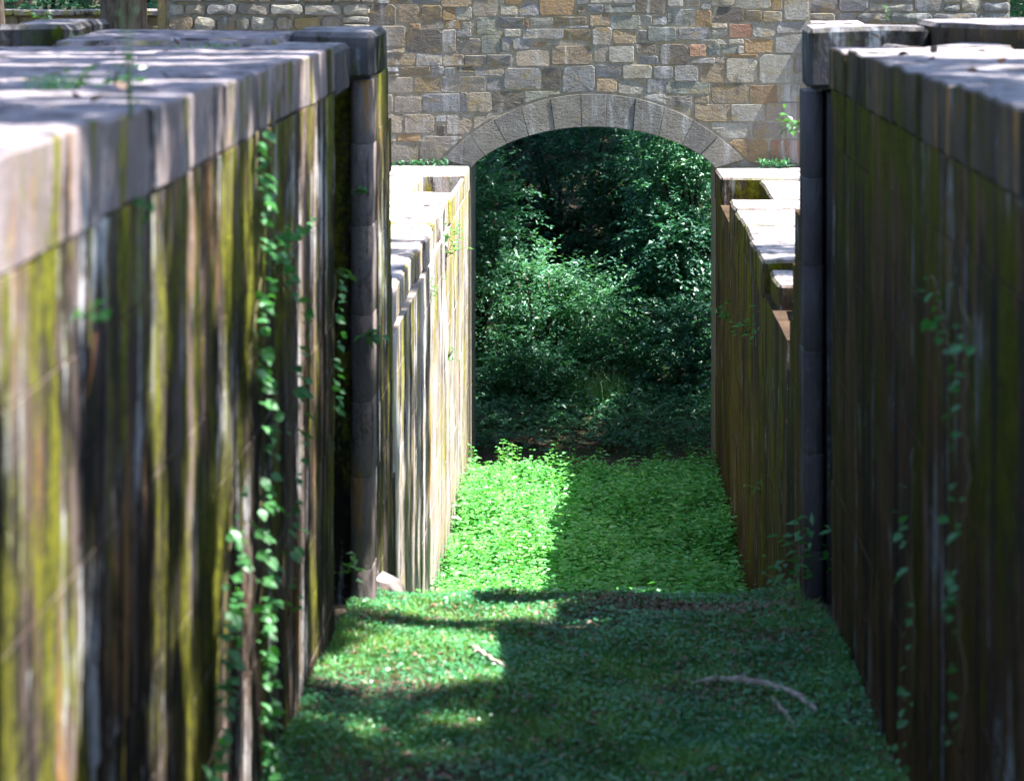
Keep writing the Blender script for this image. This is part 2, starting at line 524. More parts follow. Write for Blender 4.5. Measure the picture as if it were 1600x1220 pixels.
def quoin(parent, cx, cy, r, side, z0, z1, heights):
    z = z0
    i = 0
    while z < z1 - 0.05:
        h = min(heights[i % len(heights)], z1 - z)
        i += 1
        pts = []
        n = 10
        dx = random.uniform(-.003, .003)
        for k in range(n + 1):
            a = math.pi * (1.02 + 0.96 * k / n)
            pts.append((cx + dx + r * math.cos(a), cy + r * math.sin(a)))
        pts.append((cx + dx + r, cy + 0.35)); pts.append((cx + dx - r, cy + 0.35))
        v, f = [], []
        m = len(pts)
        for zz, s in ((z + .001, .97), (z + .006, 1), (z + h - .006, 1), (z + h - .001, .97)):
            for (x, y) in pts:
                v.append((cx + (x - cx) * s, cy + (y - cy) * s, zz))
        for q in range(3):
            for k in range(m):
                f.append((q * m + k, q * m + (k + 1) % m, (q + 1) * m + (k + 1) % m, (q + 1) * m + k))
        f.append(tuple(range(3 * m, 4 * m)))
        f.append(tuple(range(m))[::-1])
        me = mesh_py('quoin_stone', v, f)
        for p in me.polygons[:3 * m]: p.use_smooth = True
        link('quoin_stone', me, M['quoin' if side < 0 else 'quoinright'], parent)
        z += h


quoin(wl, XL + 0.060, 19.10, 0.074, -1, -0.35, HT - 0.26, [0.55, 0.62, 0.5, 0.58, 0.6])
for (xa, xb, ya, yb, za, zb, mt) in (
        (XL - 0.42, XL + 0.16, 18.95, 20.1, HT - 0.25, HT + 0.07, 'darkcap'),
        (-3.43, XL - 0.43, 18.3, 20.1, HT - 0.25, HT + 0.045, 'coping'),
        (-3.88, -3.44, 18.4, 20.2, HT - 0.30, HT + 0.12, 'darkcap'),
        (XL - 0.62, XL - 0.0, 17.82, 18.85, HT - 0.33, HT + 0.0, 'darkcap'),
        (-3.4, XL - 0.63, 17.82, 18.28, HT - 0.33, HT + 0.03, 'coping')):
    link('coping_stone', block_mesh(xa, xb, ya, yb, za, zb, 0.015, 0.035, 2), M[mt], wl)

# --- high wall on the right
wr = empty('lock_wall', (XR, 4, 0), 'tall dark shaded lock wall on the right with green stains', 'wall')
core(wr, XR + 0.1, 4.9, 2.0, 18.1, -0.6, HT - 0.30, M['lockright'])
core(wr, XR + 0.52, 4.8, 18.15, 20.6, -1.8, HT - 0.4, M['lockright'])
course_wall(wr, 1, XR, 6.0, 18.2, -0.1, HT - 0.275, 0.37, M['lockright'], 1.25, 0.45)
for row, (xa, xb) in enumerate(((XR - 0.003, XR + 1.0), (XR + 1.01, 3.6), (3.61, 4.95))):
    ys = splits(6.0, 18.2, 1.1 if row == 0 else 1.6, 0.25)
    for j in range(len(ys) - 1):
        dz = random.uniform(-0.010, 0.006) + (0, -0.02, 0.05)[row] + 0.0085 * max(0, 17.5 - (ys[j] + ys[j + 1]) / 2)
        if row == 1 and 13.2 < ys[j] < 14.9: continue           # a stone is missing here
        me = block_mesh(xa + (random.uniform(-.012, .012) if row == 0 else 0), xb, ys[j] + 0.006, ys[j + 1] - 0.006, HT - 0.272, HT + dz, 0.009, 0.010, 5)
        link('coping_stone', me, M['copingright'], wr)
course_wall(wr, 1, XR + 0.40, 18.25, 19.15, -0.3, HT - 0.3, 0.4, M['darkcap'], 0.95, 0.3)


core(wr, XR + 0.07, XR + 0.52, 19.35, 19.9, -1.8, HT - 0.36, M['darkcap'])


def ragged_right(k, n, a, b):
    z = -1.9 + (HT - 0.42 + 1.9) * (k + 1) / n
    return a, float(np.interp(z, [0.5, 1.7, 2.4, 3.0, 3.35], [22.4, 21.6, 21.05, 20.35, 19.95])) + random.uniform(-0.10, 0.10)


course_wall(wr, 1, XR - 0.03, 19.62, 22.7, -1.9, HT - 0.42, 0.42, M['lockright'], 1.2, 0.6, ragged_right)
quoin(wr, XR - 0.02, 19.45, 0.068, 1, -0.35, HT - 0.35, [0.6, 0.66, 0.7, 0.58])
for (xa, xb, ya, yb, za, zb, mt) in (
        (XR - 0.06, XR + 0.75, 19.25, 19.9, HT - 0.34, HT + 0.085, 'darkcap'),
        (XR + 0.76, XR + 2.1, 19.0, 20.2, HT - 0.3, HT + 0.12, 'copingright'),
        (XR + 2.11, 4.95, 18.4, 20.35, HT - 0.3, HT + 0.15, 'copingright'),
        (XR + 0.39, XR + 1.2, 18.25, 18.95, HT - 0.33, HT - 0.01, 'copingright')):
    link('coping_stone', block_mesh(xa, xb, ya, yb, za, zb, 0.015, 0.03, 2), M[mt], wr)

# --- low walls beyond the gates
ll = empty('lock_wall', (XL, 23, 0), 'low sunlit lock wall on the left running up to the bridge', 'wall')
core(ll, -4.0, XL - 0.12, 22.4, 36.8, FL, LT - 0.34, M['lockfarface'])
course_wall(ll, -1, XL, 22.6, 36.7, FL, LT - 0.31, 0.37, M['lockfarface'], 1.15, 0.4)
ys = splits(22.9, 32.95, 0.95, 0.25)
for j in range(len(ys) - 1):
    sh = random.uniform(-0.05, 0.015)
    link('coping_stone', block_mesh(XL - 1.15, XL + sh, ys[j] + .006, ys[j + 1] - .006, LT - .30, LT + random.uniform(-.02, .012), .01, .025, 3), M['lockfar'], ll)
    link('coping_stone', block_mesh(-4.0, XL - 1.16, ys[j] + .006, ys[j + 1] - .006, LT - .30, LT + random.uniform(-.03, 0), .01, .02, 1), M['lockfar'], ll)
for (xa, xb, ya, yb, zb) in ((-4.0, XL - 0.50, 32.97, 35.25, LT + 0.0), (XL - 0.055, XL + 0.005, 32.97, 35.25, LT - 0.02), (-4.0, XL + 0.012, 35.27, 36.75, LT + 0.01)):
    link('coping_stone', block_mesh(xa, xb, ya, yb, LT - .30, zb, .008, .018, 2), M['lockfar'], ll)

lr = empty('lock_wall', (XR, 23, 0), 'low lock wall on the right with broken end and bright top', 'wall')
XR2 = XR + 0.05
core(lr, XR2 + 0.12, 4.0, 25.6, 36.8, FL, LT - 0.5, M['lockrightfar'])


def ragged_low(k, n, a, b):
    f = k / n
    return a + 1.8 * max(0, f - 0.84) / 0.16 + random.uniform(-.1, .1), b


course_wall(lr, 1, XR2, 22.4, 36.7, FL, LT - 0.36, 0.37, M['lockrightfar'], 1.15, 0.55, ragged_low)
ys = splits(26.2, 32.6, 0.95, 0.25)
for j in range(len(ys) - 1):
    sh = random.uniform(-0.03, 0.02)
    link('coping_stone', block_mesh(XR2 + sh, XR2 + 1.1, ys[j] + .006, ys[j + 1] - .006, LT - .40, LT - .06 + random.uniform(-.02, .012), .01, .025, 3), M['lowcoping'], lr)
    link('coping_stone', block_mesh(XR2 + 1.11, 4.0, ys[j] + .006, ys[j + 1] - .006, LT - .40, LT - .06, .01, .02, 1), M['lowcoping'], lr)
for (xa, xb, ya, yb, zb) in ((XR2 + 0.48, 4.0, 32.62, 35.25, LT - 0.05), (XR2 - 0.005, 4.0, 35.27, 36.75, LT - 0.02),
                             (XR2 + 0.05, 2.6, 25.0, 26.18, LT - 0.14), (XR2 + 0.16, 2.6, 24.3, 24.98, LT - 0.24)):
    link('coping_stone', block_mesh(xa, xb, ya, yb, LT - .42, zb, .012, .025, 2), M['lowcoping'], lr)

# ------------------------------------------------------------------ the bridge
BD = 36.9
SB = BD / FPX


def bx(px): return (px - HX) * SB
def bz(py): return EYE - (py - HY) * SB


ACX = 927.0


def intra(px):
    dx = min(abs(px - ACX), 191.5)
    c = 505 - math.sqrt(307 ** 2 - dx * dx)
    e = 268 - 70 * math.sqrt(max(0, 1 - (dx / 192.0) ** 2))
    return 0.6 * c + 0.4 * e


def extra_y(px):
    dx = px - ACX
    return 468 - math.sqrt(max(0, 321.0 ** 2 - dx * dx))


bridge = empty('stone_bridge', (0, BD, -2.5), 'rubble stone bridge with granite arch spanning the lock', 'bridge')

# mortar core with the arch opening
pxs = sorted(set([258, 300, 400, 500, 600, 680, ACX - 191.5, ACX + 191.5, 1180, 1266] + list(np.linspace(ACX - 191.4, ACX + 191.4, 41))))
v, f = [], []
DB = BD + 1.5
ZT = 5.1
for px in pxs:
    inside = abs(px - ACX) <= 191.45
    zb = bz(intra(px)) if inside else -2.6
    for y in (BD, DB):
        v += [(bx(px), y, zb), (bx(px), y, ZT)]
for i in range(len(pxs) - 1):
    a, b = i * 4, (i + 1) * 4
    f += [(a, b, b + 1, a + 1), (a + 2, a + 3, b + 3, b + 2), (a + 1, b + 1, b + 3, a + 3), (a, a + 2, b + 2, b)]
n_ = len(pxs) - 1
f += [(0, 1, 3, 2), (n_ * 4, n_ * 4 + 2, n_ * 4 + 3, n_ * 4 + 1)]
link('mortar_core', mesh_py('mortar_core', v, f), M['mortar'], bridge)


def outline(x0, y0, x1, y1, j=1.0, rad=0.22):
    """rounded and slightly crooked outline in photo pixels"""
    w, h = x1 - x0, y1 - y0
    r = min(w, h) * rad
    J = lambda: random.uniform(-j, j)
    r1, r2, r3, r4 = [r * random.uniform(0.5, 1.5) for _ in range(4)]
    p = [(x0 + r1, y0 + J() * .5), ((x0 + x1) / 2, y0 + J()), (x1 - r2, y0 + J() * .5), (x1 + J() * .4, y0 + r2), (x1 + J() * .5, (y0 + y1) / 2),
         (x1 + J() * .4, y1 - r3), (x1 - r3, y1 + J() * .5), ((x0 + x1) / 2, y1 + J()), (x0 + r4, y1 + J() * .5), (x0 + J() * .4, y1 - r4),
         (x0 + J() * .5, (y0 + y1) / 2), (x0 + J() * .4, y0 + r1)]
    return p


def stone_prism(pts, proud, yb=BD, scale=SB, inset=1.6, dome=0.012):
    """pts in photo pixels -> pillow-faced stone standing proud of the mortar"""
    cx = sum(p[0] for p in pts) / len(pts)
    cy = sum(p[1] for p in pts) / len(pts)
    m = len(pts)
    v, f = [], []
    tx, ty = random.uniform(-.005, .005), random.uniform(-.005, .005)
    W = max(abs(p[0] - cx) for p in pts); H = max(abs(p[1] - cy) for p in pts)
    for lev in range(3):
        for (x, y) in pts:
            dx, dy = x - cx, y - cy
            L = math.hypot(dx, dy) or 1
            k = 1.0 if lev < 2 else max(0.3, 1 - inset / L)
            yy = yb + 0.06 if lev == 0 else (yb - proud * 0.35 if lev == 1 else yb - proud + tx * dx / W + ty * dy / H + random.uniform(-.0015, .0015))
            v.append(((cx + dx * k - HX) * scale, yy, EYE - (cy + dy * k - HY) * scale))
    v.append(((cx + random.uniform(-.2, .2) * W - HX) * scale, yb - proud - dome * random.uniform(0.2, 1.4), EYE - (cy + random.uniform(-.2, .2) * H - HY) * scale))
    for q in range(2):
        for k in range(m):
            f.append((q * m + k, (q + 1) * m + k, (q + 1) * m + (k + 1) % m, q * m + (k + 1) % m))
    for k in range(m):
        f.append((2 * m + k, 3 * m, 2 * m + (k + 1) % m))
    me = mesh_py('stone', v, f)
    return me


STONES = """590,-12,608,6,g 610,-12,642,6,b 645,-12,688,6,g 689,-22,736,11,b 738,-25,779,26,t 780,-8,788,6,p 789,-12,816,8,o 818,-12,841,4,t
575,8,618,39,d 622,8,654,36,b 658,9,690,32,b 692,12,711,32,o 712,12,737,32,p 782,9,808,24,p 811,6,842,25,g 640,38,657,46,o 658,33,692,45,t 696,33,723,45,o 722,35,736,47,p
745,28,777,54,G 779,27,819,44,g 820,31,826,43,r 788,46,813,57,p 597,41,633,73,t 634,46,690,82,d 691,47,712,82,t 713,47,736,58,g 713,61,751,85,t 752,57,783,84,G 784,58,800,80,g 801,60,829,77,g
600,75,632,83,t 603,85,648,102,b 650,85,690,104,g 692,86,725,103,b 726,87,759,104,t 760,86,799,103,g 604,105,622,112,g 608,114,623,119,b 625,105,672,118,b 674,105,694,117,g 695,106,710,119,p 714,105,741,113,d 742,106,787,119,g
607,121,644,146,t 647,121,688,144,b 690,120,758,143,t 761,122,786,141,g 806,79,859,104,t 788,107,845,140,g 848,107,876,140,d 879,103,929,146,g
843,-12,897,24,o 901,-8,918,7,g 903,10,914,20,d 922,-10,957,5,p 958,-12,992,6,g 919,8,942,19,g 944,9,992,20,G 921,22,952,41,b 954,25,1000,46,G 994,-15,1042,22,d 827,28,864,40,p 866,27,916,39,b 878,41,924,46,g
816,46,880,61,g 881,47,922,64,b 832,66,852,74,o 853,66,870,71,p 862,73,925,101,b 926,44,956,71,t 958,48,993,69,b 1002,25,1018,41,p 1020,26,1041,39,g 998,48,1010,63,g 1012,43,1056,65,G
928,73,950,98,t 951,73,990,98,p 993,68,1025,84,d 1000,88,1028,100,g 1030,70,1074,101,d 931,102,971,121,g 973,102,1018,123,p 1021,105,1051,123,g 932,124,964,146,b 966,126,1010,147,p 1011,125,1038,146,g
1043,-10,1067,11,p 1069,-8,1093,11,t 1095,4,1110,15,g 1112,-10,1147,9,p 1149,-12,1204,14,p 1206,-10,1222,17,b 1225,-20,1263,32,p 1043,15,1084,38,G 1088,16,1111,42,o 1113,11,1161,35,d 1164,17,1190,34,b 1192,19,1221,34,t
1060,44,1108,62,g 1112,37,1136,44,t 1112,47,1137,60,p 1139,38,1175,59,r 1176,36,1211,58,p 1213,35,1257,52,g 1095,63,1119,69,p 1120,62,1136,70,p 1138,62,1162,70,p 1163,62,1208,83,o 1153,72,1162,84,p 1211,54,1263,83,g
1077,70,1103,89,r 1105,70,1125,88,G 1127,72,1152,84,G 1078,91,1117,99,g 1118,90,1133,99,t 1135,85,1183,90,o 1054,103,1090,127,g 1093,101,1133,130,b 1135,92,1183,129,p 1186,86,1239,130,p 1242,86,1262,112,g 1241,116,1262,128,p
1040,129,1109,147,G 1112,131,1167,162,b 1171,133,1214,163,o 1219,132,1262,159,p 616,152,658,176,t 600,149,613,176,t 661,147,718,175,g 719,145,730,175,g 731,145,768,175,t 769,143,817,176,d 820,143,878,161,G
606,179,629,208,t 632,179,678,208,t 681,180,697,191,g 683,196,695,212,d 698,178,738,210,t 740,178,772,205,t 598,212,619,221,p 621,210,657,221,o 598,224,653,255,t 656,213,725,255,t
1006,147,1040,164,p 1030,150,1081,166,t 1085,151,1107,161,b 1085,164,1140,190,b 1142,164,1195,190,p 1196,161,1262,188,t 1112,192,1173,216,p 1176,193,1226,216,t 1229,192,1262,216,t 1140,219,1200,256,o 1204,219,1262,256,r
590,115,601,146,g 580,44,594,80,t 582,84,600,112,t"""


def clip_arch(pts):
    out = []
    for (x, y) in pts:
        ye = 468.0
        dx, dy = x - ACX, y - ye
        r = math.hypot(dx, dy)
        if r < 324.5:
            k = 324.5 / r
            x, y = ACX + dx * k, ye + dy * k
        out.append((x, y))
    return out


def dens(pts, n=3):
    o = []
    for i in range(len(pts)):
        a, b = pts[i], pts[(i + 1) % len(pts)]
        for k in range(n):
            o.append((a[0] + (b[0] - a[0]) * k / n, a[1] + (b[1] - a[1]) * k / n))
    return o


nst = 0
for s in STONES.split():
    p = s.split(',')
    x0, y0, x1, y1 = map(float, p[:4])
    pts = outline(x0 - 0.1, y0 - 0.2, x1 + 0.1, y1 + 0.2, 0.8, 0.12)
    if min(math.hypot(q[0] - ACX, q[1] - 468) for q in pts) < 324.5:
        pts = clip_arch(dens(pts, 2))
    me = stone_prism(pts, random.uniform(0.004, 0.013), inset=0.8, dome=.001)
    link('stone', me, R[p[4]], bridge)
    nst += 1
# coursed rubble left of the hand-measured area (only its lowest courses show over the wall)
keys = ['t', 'p', 'b', 'g', 't', 'p', 'y', 't']


def auto_course(parent, xa, xb, ya, yb, kk, yb_=BD, scale=SB, meanw=44, rough=1.0, pr=(0.012, 0.035)):
    x = xa
    while x < xb - 8:
        w = random.uniform(0.55, 1.5) * meanw
        if x + w > xb - 12: w = xb - x
        if w > 26 and (yb - ya) > 18 and random.random() < 0.25:
            ym = ya + (yb - ya) * random.uniform(0.4, 0.6)
            for (p_, q_) in ((ya, ym - 1.2), (ym + 1.2, yb)):
                link('stone', stone_prism(outline(x + 1, p_, x + w - 1, q_, rough), random.uniform(*pr), yb_, scale), R[random.choice(kk)], parent)
        else:
            link('stone', stone_prism(outline(x + 1, ya, x + w - 1, yb, rough), random.uniform(*pr), yb_, scale), R[random.choice(kk)], parent)
        x += w


for (ya, yb) in ((-14, 4), (7, 24), (26.5, 48), (50.5, 74)):
    auto_course(bridge, 263, 578 if yb > 5 else 588, ya, yb, keys, meanw=42, rough=1.6, pr=(0.02, 0.06))
# upper masonry above the picture, one piece
bmv, bmf = [], []
y = -38.0
while y > -170:
    h = random.uniform(18, 30)
    x = 262.0
    while x < 1260:
        w = random.uniform(28, 66)
        a_, b_, c0, d0 = bx(x + 1), bx(min(x + w - 1, 1264)), bz(y + 11 - h + 1.5), bz(y + 11)
        if max(c0, d0) < ZT:
            n0 = len(bmv)
            q = random.uniform(.012, .03)
            bmv += [(a_, BD + .05, c0), (b_, BD + .05, c0), (b_, BD + .05, d0), (a_, BD + .05, d0),
                    (a_ + .02, BD - q, c0 - .02), (b_ - .02, BD - q, c0 - .02), (b_ - .02, BD - q, d0 + .02), (a_ + .02, BD - q, d0 + .02)]
            bmf += [(n0 + 4, n0 + 7, n0 + 6, n0 + 5)] + [(n0 + k, n0 + 4 + k, n0 + 4 + (k + 1) % 4, n0 + (k + 1) % 4) for k in range(4)]
        x += w
    y -= h + 1.5
tag(link('upper_masonry', mesh_py('upper_masonry', bmv, bmf), R['t'], bridge), kind='stuff')
# voussoirs
EX = [692, 735, 771, 814, 860, 907, 948, 993, 1038, 1084, 1122, 1162]
IN = [736.5, 757, 792, 826, 867, 909, 946, 989, 1029, 1065, 1094, 1118]
for i in range(len(EX) - 1):
    top = [(x, extra_y(x)) for x in np.linspace(EX[i] + .3, EX[i + 1] - .3, 5)]
    bot = [(x, intra(x)) for x in np.linspace(IN[i + 1] - .3, IN[i] + .3, 5)]
    pts = top + bot
    cx = sum(p[0] for p in pts) / 10; cy = sum(p[1] for p in pts) / 10
    v, f = [], []
    pr = random.uniform(0.028, 0.042)
    for (yy, ins) in ((BD + 0.45, 0), (BD - pr + .006, 0), (BD - pr, 0.6)):
        for (x, y) in pts:
            L = math.hypot(x - cx, y - cy)
            k = 1 - ins / L
            v.append((bx(cx + (x - cx) * k), yy, bz(cy + (y - cy) * k + (0.35 if ins == 0 else 0))))
    for q in range(2):
        for k in range(10):
            f.append((q * 10 + k, (q + 1) * 10 + k, (q + 1) * 10 + (k + 1) % 10, q * 10 + (k + 1) % 10))
    f.append(tuple(range(20, 30))[::-1])
    link('voussoir', mesh_py('voussoir', v, f), R['v'], bridge)
# the yellow end pier on the left and the set-back wing on the right
link('end_pier', block_mesh(bx(246), bx(260.5), BD - 0.02, DB, -1, ZT, .01, .02), R['y'], bridge)

wing = empty('wing_wall', (bx(1420), BD + 0.75, 1.1), 'blue grey rubble wing wall set back at the right of the bridge', 'wall')
SW = (BD + 0.75) / FPX
link('mortar_core', block_mesh((1262 - HX) * SW, (1578 - HX) * SW, BD + 0.75, DB - 0.02, -1, 4.9, 0, 0), M['mortar'], wing)
for (ya, yb) in ((-30, -10), (-8, 19), (21, 38), (40, 62)):
    auto_course(wing, 1250, 1578, ya, yb, ['g', 'g', 'G', 'g', 'p'], BD + 0.75, SW, 48, 1.3, (0.01, 0.03))
# flat ledge at the foot of the wing
led = link('ledge_slab', block_mesh(bx(1264), bx(1350), BD - 0.12, BD + 0.72, 2.2, bz(35), .008, .02), M['coping'], wing)

# low parapet wall far left
PY_ = 40.0
SP = PY_ / FPX
pw = empty('parapet_wall', ((120 - HX) * SP, PY_, 2.4), 'low yellow stone parapet wall with flat coping, far left', 'wall')
link('mortar_core', block_mesh((-120 - HX) * SP, (252 - HX) * SP, PY_, PY_ + .45, 1.5, EYE - (24 + 80) * SP, 0, 0), M['mortar'], pw)
x = -120
while x < 250:
    w = random.uniform(70, 110)
    w = min(w, 252 - x)
    link('coping_stone', block_mesh((x - HX) * SP + .004, (x + w - HX) * SP - .004, PY_ - .10, PY_ + .55, EYE - (24.5 + 80) * SP, EYE - (16 + 80) * SP, .008, .015), M['lockfar'], pw)
    x += w
for (ya, yb) in ((25.5, 40), (42, 56), (58, 75), (77, 94)):
    auto_course(pw, -60, 251, ya, yb, ['y', 'y', 'o', 'y', 't'], PY_, SP, 38, 1.3, (0.01, 0.04))


# ------------------------------------------------------------------ foliage
def rot_from(dirs, ups):
    d = dirs / (np.linalg.norm(dirs, axis=1, keepdims=True) + 1e-9)
    s = np.cross(d, ups); s /= (np.linalg.norm(s, axis=1, keepdims=True) + 1e-9)
    u = np.cross(s, d)
    return d, s, u


def leaves_mesh(name, base, dirs, ups, L, W, fold=0.12, droop=0.15):
    """one folded leaf (4 corners + mid-rib) per entry: 2 quads sharing the rib"""
    n = len(base)
    d, s, u = rot_from(dirs, ups)
    L = np.broadcast_to(np.asarray(L, float), (n,))[:, None]
    W = np.broadcast_to(np.asarray(W, float), (n,))[:, None]
    tip = base + d * L - u * L * droop
    mid = base + d * L * 0.45 - u * L * 0.02
    lf = mid - s * W * 0.5 + u * W * fold
    rt = mid + s * W * 0.5 + u * W * fold
    V = np.stack([base, lf, tip, rt], 1).reshape(-1, 3)
    i = np.arange(n) * 4
    F = np.stack([i, i + 1, i + 2, i, i + 2, i + 3], -1).reshape(-1)
    return mesh_np(name, V, F, 3)


def rand_unit(n):
    v = rng.normal(size=(n, 3))
    return v / np.linalg.norm(v, axis=1, keepdims=True)


def tube_np(path, radii, seg=6):
    P = np.asarray(path, float); n = len(P)
    V, F = [], []
    T = np.gradient(P, axis=0); T /= np.linalg.norm(T, axis=1, keepdims=True) + 1e-9
    ref = np.array([0.3, 0.9, 0.2])
    for i in range(n):
        a = np.cross(T[i], ref); a /= np.linalg.norm(a) + 1e-9
        b = np.cross(T[i], a)
        for k in range(seg):
            th = 2 * math.pi * k / seg
            V.append(P[i] + radii[i] * (a * math.cos(th) + b * math.sin(th)))
    for i in range(n - 1):
        for k in range(seg):
            F.append((i * seg + k, i * seg + (k + 1) % seg, (i + 1) * seg + (k + 1) % seg, (i + 1) * seg + k))
    V.append(P[0]); V.append(P[-1])
    for k in range(seg):
        F.append((len(V) - 2, (k + 1) % seg, k)); F.append((len(V) - 1, (n - 1) * seg + k, (n - 1) * seg + (k + 1) % seg))
    return V, F


def tubes(name, specs, mat, parent=None, seg=6):
    V, F = [], []
    for path, rad in specs:
        v, f = tube_np(path, rad, seg)
        o = len(V)
        V += [tuple(q) for q in v]
        F += [tuple(o + k for k in q) for q in f]
    me = mesh_py(name, V, F)
    for p in me.polygons: p.use_smooth = True
    return link(name, me, mat, parent)


def sprays(centers, outdirs, nleaf, length, L, W, pinnate=True):
    """leafy twigs: leaves in pairs along a drooping twig"""
    B, D, U, LL, WW = [], [], [], [], []
    for c, o in zip(centers, outdirs):
        ln = length * rng.uniform(0.6, 1.3)
        o = o / (np.linalg.norm(o) + 1e-9)
        side = np.cross(o, [0, 0, 1.0]); side /= np.linalg.norm(side) + 1e-6
        n = max(4, int(nleaf * rng.uniform(0.7, 1.2)))
        tt = np.linspace(0.1, 1, n)
        p = c + np.outer(tt * ln, o) + np.outer(-0.28 * ln * tt ** 2, [0, 0, 1.0])
        sg = np.where(np.arange(n) % 2 == 0, 1.0, -1.0)[:, None]
        d = o * 0.55 + side * sg * 0.85 + rng.normal(size=(n, 3)) * 0.25 + np.array([0, 0, -0.12])
        B.append(p); D.append(d); U.append(np.array([0, 0, 1.0]) + rng.normal(size=(n, 3)) * 0.35)
        LL.append(L * rng.uniform(0.65, 1.2, n)); WW.append(W * rng.uniform(0.7, 1.2, n))
    return np.concatenate(B), np.concatenate(D), np.concatenate(U), np.concatenate(LL), np.concatenate(WW)


def shrub(name, label, base, height, rx, ry, nspray, mat, L=0.11, W=0.05, group=None, cat='shrub', lobes=7, trunk_r=0.05, low=0.15, length=0.5, nleaf=13, lr=(.32, .55)):
    o = empty(name, base, label, cat, group)
    b = np.array(base)
    lob = []
    for k in range(lobes):
        a = rng.uniform(0, 2 * math.pi); q = math.sqrt(rng.uniform(0, 1))
        hz = rng.uniform(low, 0.92)
        taper = 1.0 - 0.45 * max(0, hz - 0.4)
        lob.append((b + np.array([math.cos(a) * q * rx * .7 * taper, math.sin(a) * q * ry * .7 * taper, hz * height]),
                    np.array([rx, ry, height * 0.42]) * rng.uniform(*lr)))
    cs, ds = [], []
    per = nspray // lobes
    for c, r in lob:
        u = rand_unit(per)
        rr = rng.uniform(0.45, 1.0, (per, 1)) ** 0.6
        cs.append(c + u * r * rr)
        ds.append(u + np.array([0, 0, 0.15]) + rng.normal(size=(per, 3)) * 0.3)
    cs = np.concatenate(cs); ds = np.concatenate(ds)
    keep = cs[:, 2] > ground_z(cs[:, 0], cs[:, 1]) + 0.05
    cs, ds = cs[keep], ds[keep]
    B, D, U, LL, WW = sprays(cs, ds, nleaf, length, L, W)
    link('crown', leaves_mesh('crown', B, D, U, LL, WW), mat, o)
    specs = []
    for c, r in lob:
        mid = (b + c) / 2 + np.array([rng.uniform(-.2, .2) * rx, rng.uniform(-.2, .2) * ry, 0.1 * height])
        tt = np.linspace(0, 1, 7)[:, None]
        path = (1 - tt) ** 2 * (b + np.array([0, 0, -0.2])) + 2 * tt * (1 - tt) * mid + tt ** 2 * c
        specs.append((path, np.linspace(trunk_r, trunk_r * 0.25, 7)))
    tubes('trunk', specs, M['bark'], o, 5)
    return o


# ---- woodland beyond the arch
def gpt(px, d):
    x = (px - HX) * d / FPX
    return (x, d, float(ground_z(x, d)))


WG = 'woodland shrubs beyond the arch'
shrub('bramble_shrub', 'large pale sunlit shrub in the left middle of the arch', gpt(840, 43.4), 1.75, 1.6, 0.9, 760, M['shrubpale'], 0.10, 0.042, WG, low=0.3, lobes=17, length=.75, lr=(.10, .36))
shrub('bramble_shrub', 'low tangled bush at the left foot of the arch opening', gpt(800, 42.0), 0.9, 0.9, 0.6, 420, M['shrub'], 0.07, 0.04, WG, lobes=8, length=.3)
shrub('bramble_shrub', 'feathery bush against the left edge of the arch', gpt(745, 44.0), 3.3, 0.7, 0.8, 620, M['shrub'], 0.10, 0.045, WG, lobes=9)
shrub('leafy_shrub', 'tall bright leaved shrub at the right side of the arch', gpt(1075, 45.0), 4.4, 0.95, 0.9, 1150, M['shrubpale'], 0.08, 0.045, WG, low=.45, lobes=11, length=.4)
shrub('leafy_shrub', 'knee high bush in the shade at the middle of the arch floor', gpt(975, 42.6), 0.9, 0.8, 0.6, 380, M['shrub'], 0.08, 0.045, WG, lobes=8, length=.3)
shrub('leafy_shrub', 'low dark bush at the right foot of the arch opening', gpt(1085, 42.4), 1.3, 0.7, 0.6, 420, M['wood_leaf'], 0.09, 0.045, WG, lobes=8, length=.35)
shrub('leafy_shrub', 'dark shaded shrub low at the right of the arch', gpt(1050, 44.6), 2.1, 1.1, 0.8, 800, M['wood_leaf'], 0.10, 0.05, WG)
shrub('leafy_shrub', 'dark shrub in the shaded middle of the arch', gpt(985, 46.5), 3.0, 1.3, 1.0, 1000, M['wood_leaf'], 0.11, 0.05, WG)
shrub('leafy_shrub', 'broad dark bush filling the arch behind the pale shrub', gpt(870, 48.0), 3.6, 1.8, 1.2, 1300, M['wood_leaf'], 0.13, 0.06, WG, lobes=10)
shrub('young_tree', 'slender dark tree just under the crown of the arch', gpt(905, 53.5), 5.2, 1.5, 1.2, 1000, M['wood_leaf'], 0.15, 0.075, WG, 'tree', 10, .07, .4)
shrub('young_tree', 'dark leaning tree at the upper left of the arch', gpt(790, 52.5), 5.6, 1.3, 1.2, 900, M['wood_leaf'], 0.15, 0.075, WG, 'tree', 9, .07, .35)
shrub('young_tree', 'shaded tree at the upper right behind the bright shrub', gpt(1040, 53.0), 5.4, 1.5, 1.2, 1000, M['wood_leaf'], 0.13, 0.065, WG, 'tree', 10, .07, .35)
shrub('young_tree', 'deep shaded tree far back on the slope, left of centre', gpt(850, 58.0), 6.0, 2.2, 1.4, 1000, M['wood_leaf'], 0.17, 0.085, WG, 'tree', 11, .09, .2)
shrub('young_tree', 'deep shaded tree far back on the slope, right of centre', gpt(1010, 58.5), 6.0, 2.2, 1.4, 1000, M['wood_leaf'], 0.17, 0.085, WG, 'tree', 11, .09, .2)
